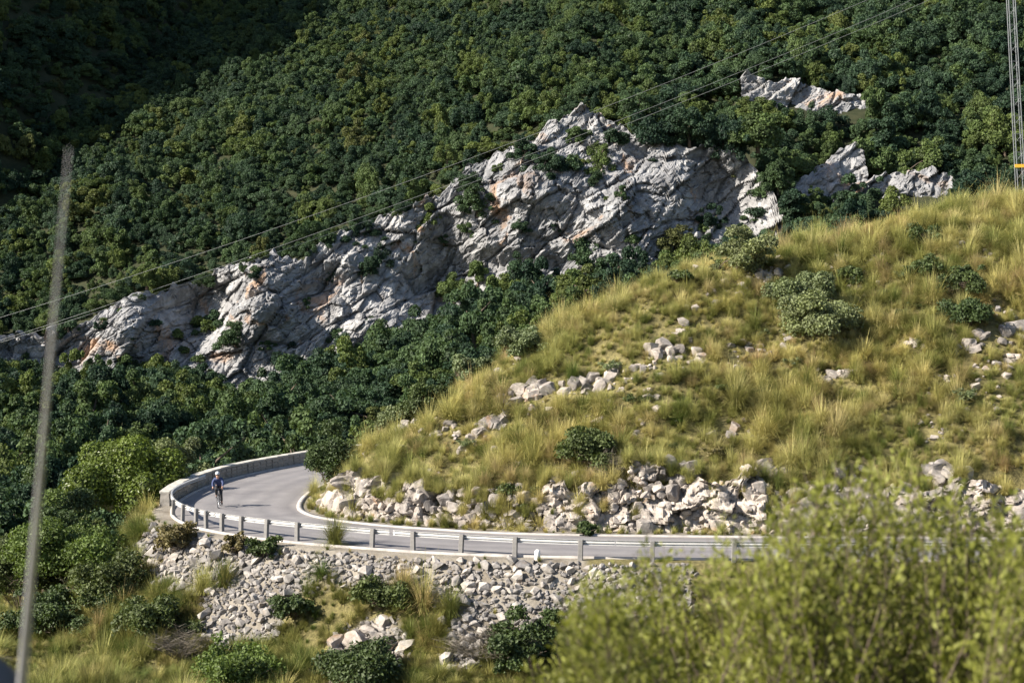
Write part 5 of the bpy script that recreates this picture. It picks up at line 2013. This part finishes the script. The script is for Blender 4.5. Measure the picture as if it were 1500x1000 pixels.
# parked dark car whose front corner shows at the edge of the picture
M_CARP, nt, b = new_mat('dark_blue_car_paint')
b.inputs['Base Color'].default_value = (0.008, 0.012, 0.04, 1)
b.inputs['Roughness'].default_value = 0.35
b.inputs['Coat Weight'].default_value = 0.15
M_GLASS, nt, b = new_mat('car_glass')
b.inputs['Base Color'].default_value = (0.02, 0.025, 0.03, 1)
b.inputs['Roughness'].default_value = 0.05
M_LAMP, nt, b = new_mat('headlamp_lens')
b.inputs['Base Color'].default_value = (0.6, 0.62, 0.65, 1)
b.inputs['Roughness'].default_value = 0.1


def car():
    cx, cy = -3.69, 4.72
    zg = 8.18
    e = empty('parked_car', (cx, cy, zg))
    tag(e, 'dark blue parked car of which only a corner shows beside the pole', 'car')
    # stations along the length (x forward), each: half width, sill z, shoulder z, top z, top half width
    ST = [(-2.12, 0.70, 0.42, 0.70, 0.72, 0.62), (-2.05, 0.80, 0.28, 0.80, 0.92, 0.72), (-1.6, 0.87, 0.22, 0.86, 0.98, 0.78), (-0.9, 0.88, 0.20, 0.88, 0.96, 0.80),
          (0.0, 0.88, 0.20, 0.88, 0.95, 0.80), (0.75, 0.88, 0.20, 0.87, 0.95, 0.80), (1.3, 0.87, 0.22, 0.83, 0.90, 0.76), (1.8, 0.83, 0.26, 0.74, 0.80, 0.70), (2.08, 0.72, 0.34, 0.60, 0.64, 0.60), (2.16, 0.6, 0.40, 0.52, 0.54, 0.5)]
    V, Fc = [], []
    for (x, w, z0_, zs, zt_, wt) in ST:
        ring = [(-w * 0.92, z0_), (-w, z0_ + 0.12), (-w * 1.01, (z0_ + zs) / 2), (-w * 0.98, zs), (-wt, zt_), (0, zt_ + 0.03), (wt, zt_), (w * 0.98, zs), (w * 1.01, (z0_ + zs) / 2), (w, z0_ + 0.12), (w * 0.92, z0_)]
        V += [(x, a, z_) for a, z_ in ring]
    n_ = 11
    for i in range(len(ST) - 1):
        for k in range(n_):
            k2 = (k + 1) % n_
            Fc.append([i * n_ + k, i * n_ + k2, (i + 1) * n_ + k2, (i + 1) * n_ + k])
    Fc.append(list(range(n_))[::-1])
    Fc.append([(len(ST) - 1) * n_ + k for k in range(n_)])
    o = obj('body', mesh_from('body', V, Fc, [M_CARP], True), e)
    sb = o.modifiers.new('smooth', 'SUBSURF')
    sb.levels = sb.render_levels = 2
    CB = [(-1.95, 0.72, 0.93, 0.95), (-1.45, 0.62, 1.38, 0.95), (-0.6, 0.62, 1.46, 0.95), (0.25, 0.60, 1.40, 0.95), (1.0, 0.74, 0.93, 0.95)]
    V, Fc = [], []
    for (x, wt, zt_, zb) in CB:
        V += [(x, -0.79, 0.92), (x, -wt, zt_), (x, wt, zt_), (x, 0.79, 0.92)]
    for i in range(len(CB) - 1):
        for k in range(3):
            Fc.append([i * 4 + k, i * 4 + k + 1, (i + 1) * 4 + k + 1, (i + 1) * 4 + k])
    obj('windows', mesh_from('windows', V, Fc, [M_GLASS]), e)
    mb = MB()
    mb.box((-0.55, 0, 1.455), (1.9, 1.26, 0.05), bev=0.02)
    mb.build('roof', M_CARP, e)
    for sx in (-1.3, 1.32):
        for sy in (-1, 1):
            w = empty('wheel', (0, 0, 0))
            w.parent = e
            w.location = (sx, sy * 0.80, 0.31)
            w.rotation_euler = (PI / 2, 0, 0)
            mb = MB()
            mb.lathe([(0.19, -0.1), (0.29, -0.1), (0.315, -0.07), (0.315, 0.07), (0.29, 0.1), (0.19, 0.1)], 24)
            mb.build('tyre', M_TYRE, w, True)
            mb = MB()
            mb.lathe([(0.185, -0.105), (0.19, 0.0), (0.185, 0.105), (0.05, 0.09)], 16)
            mb.build('rim', M_ALLOY, w)
    for sy in (-1, 1):
        mb = MB()
        mb.box((1.97, sy * 0.56, 0.56), (0.16, 0.22, 0.10), bev=0.03)
        mb.build('headlight', M_LAMP, e)


car()
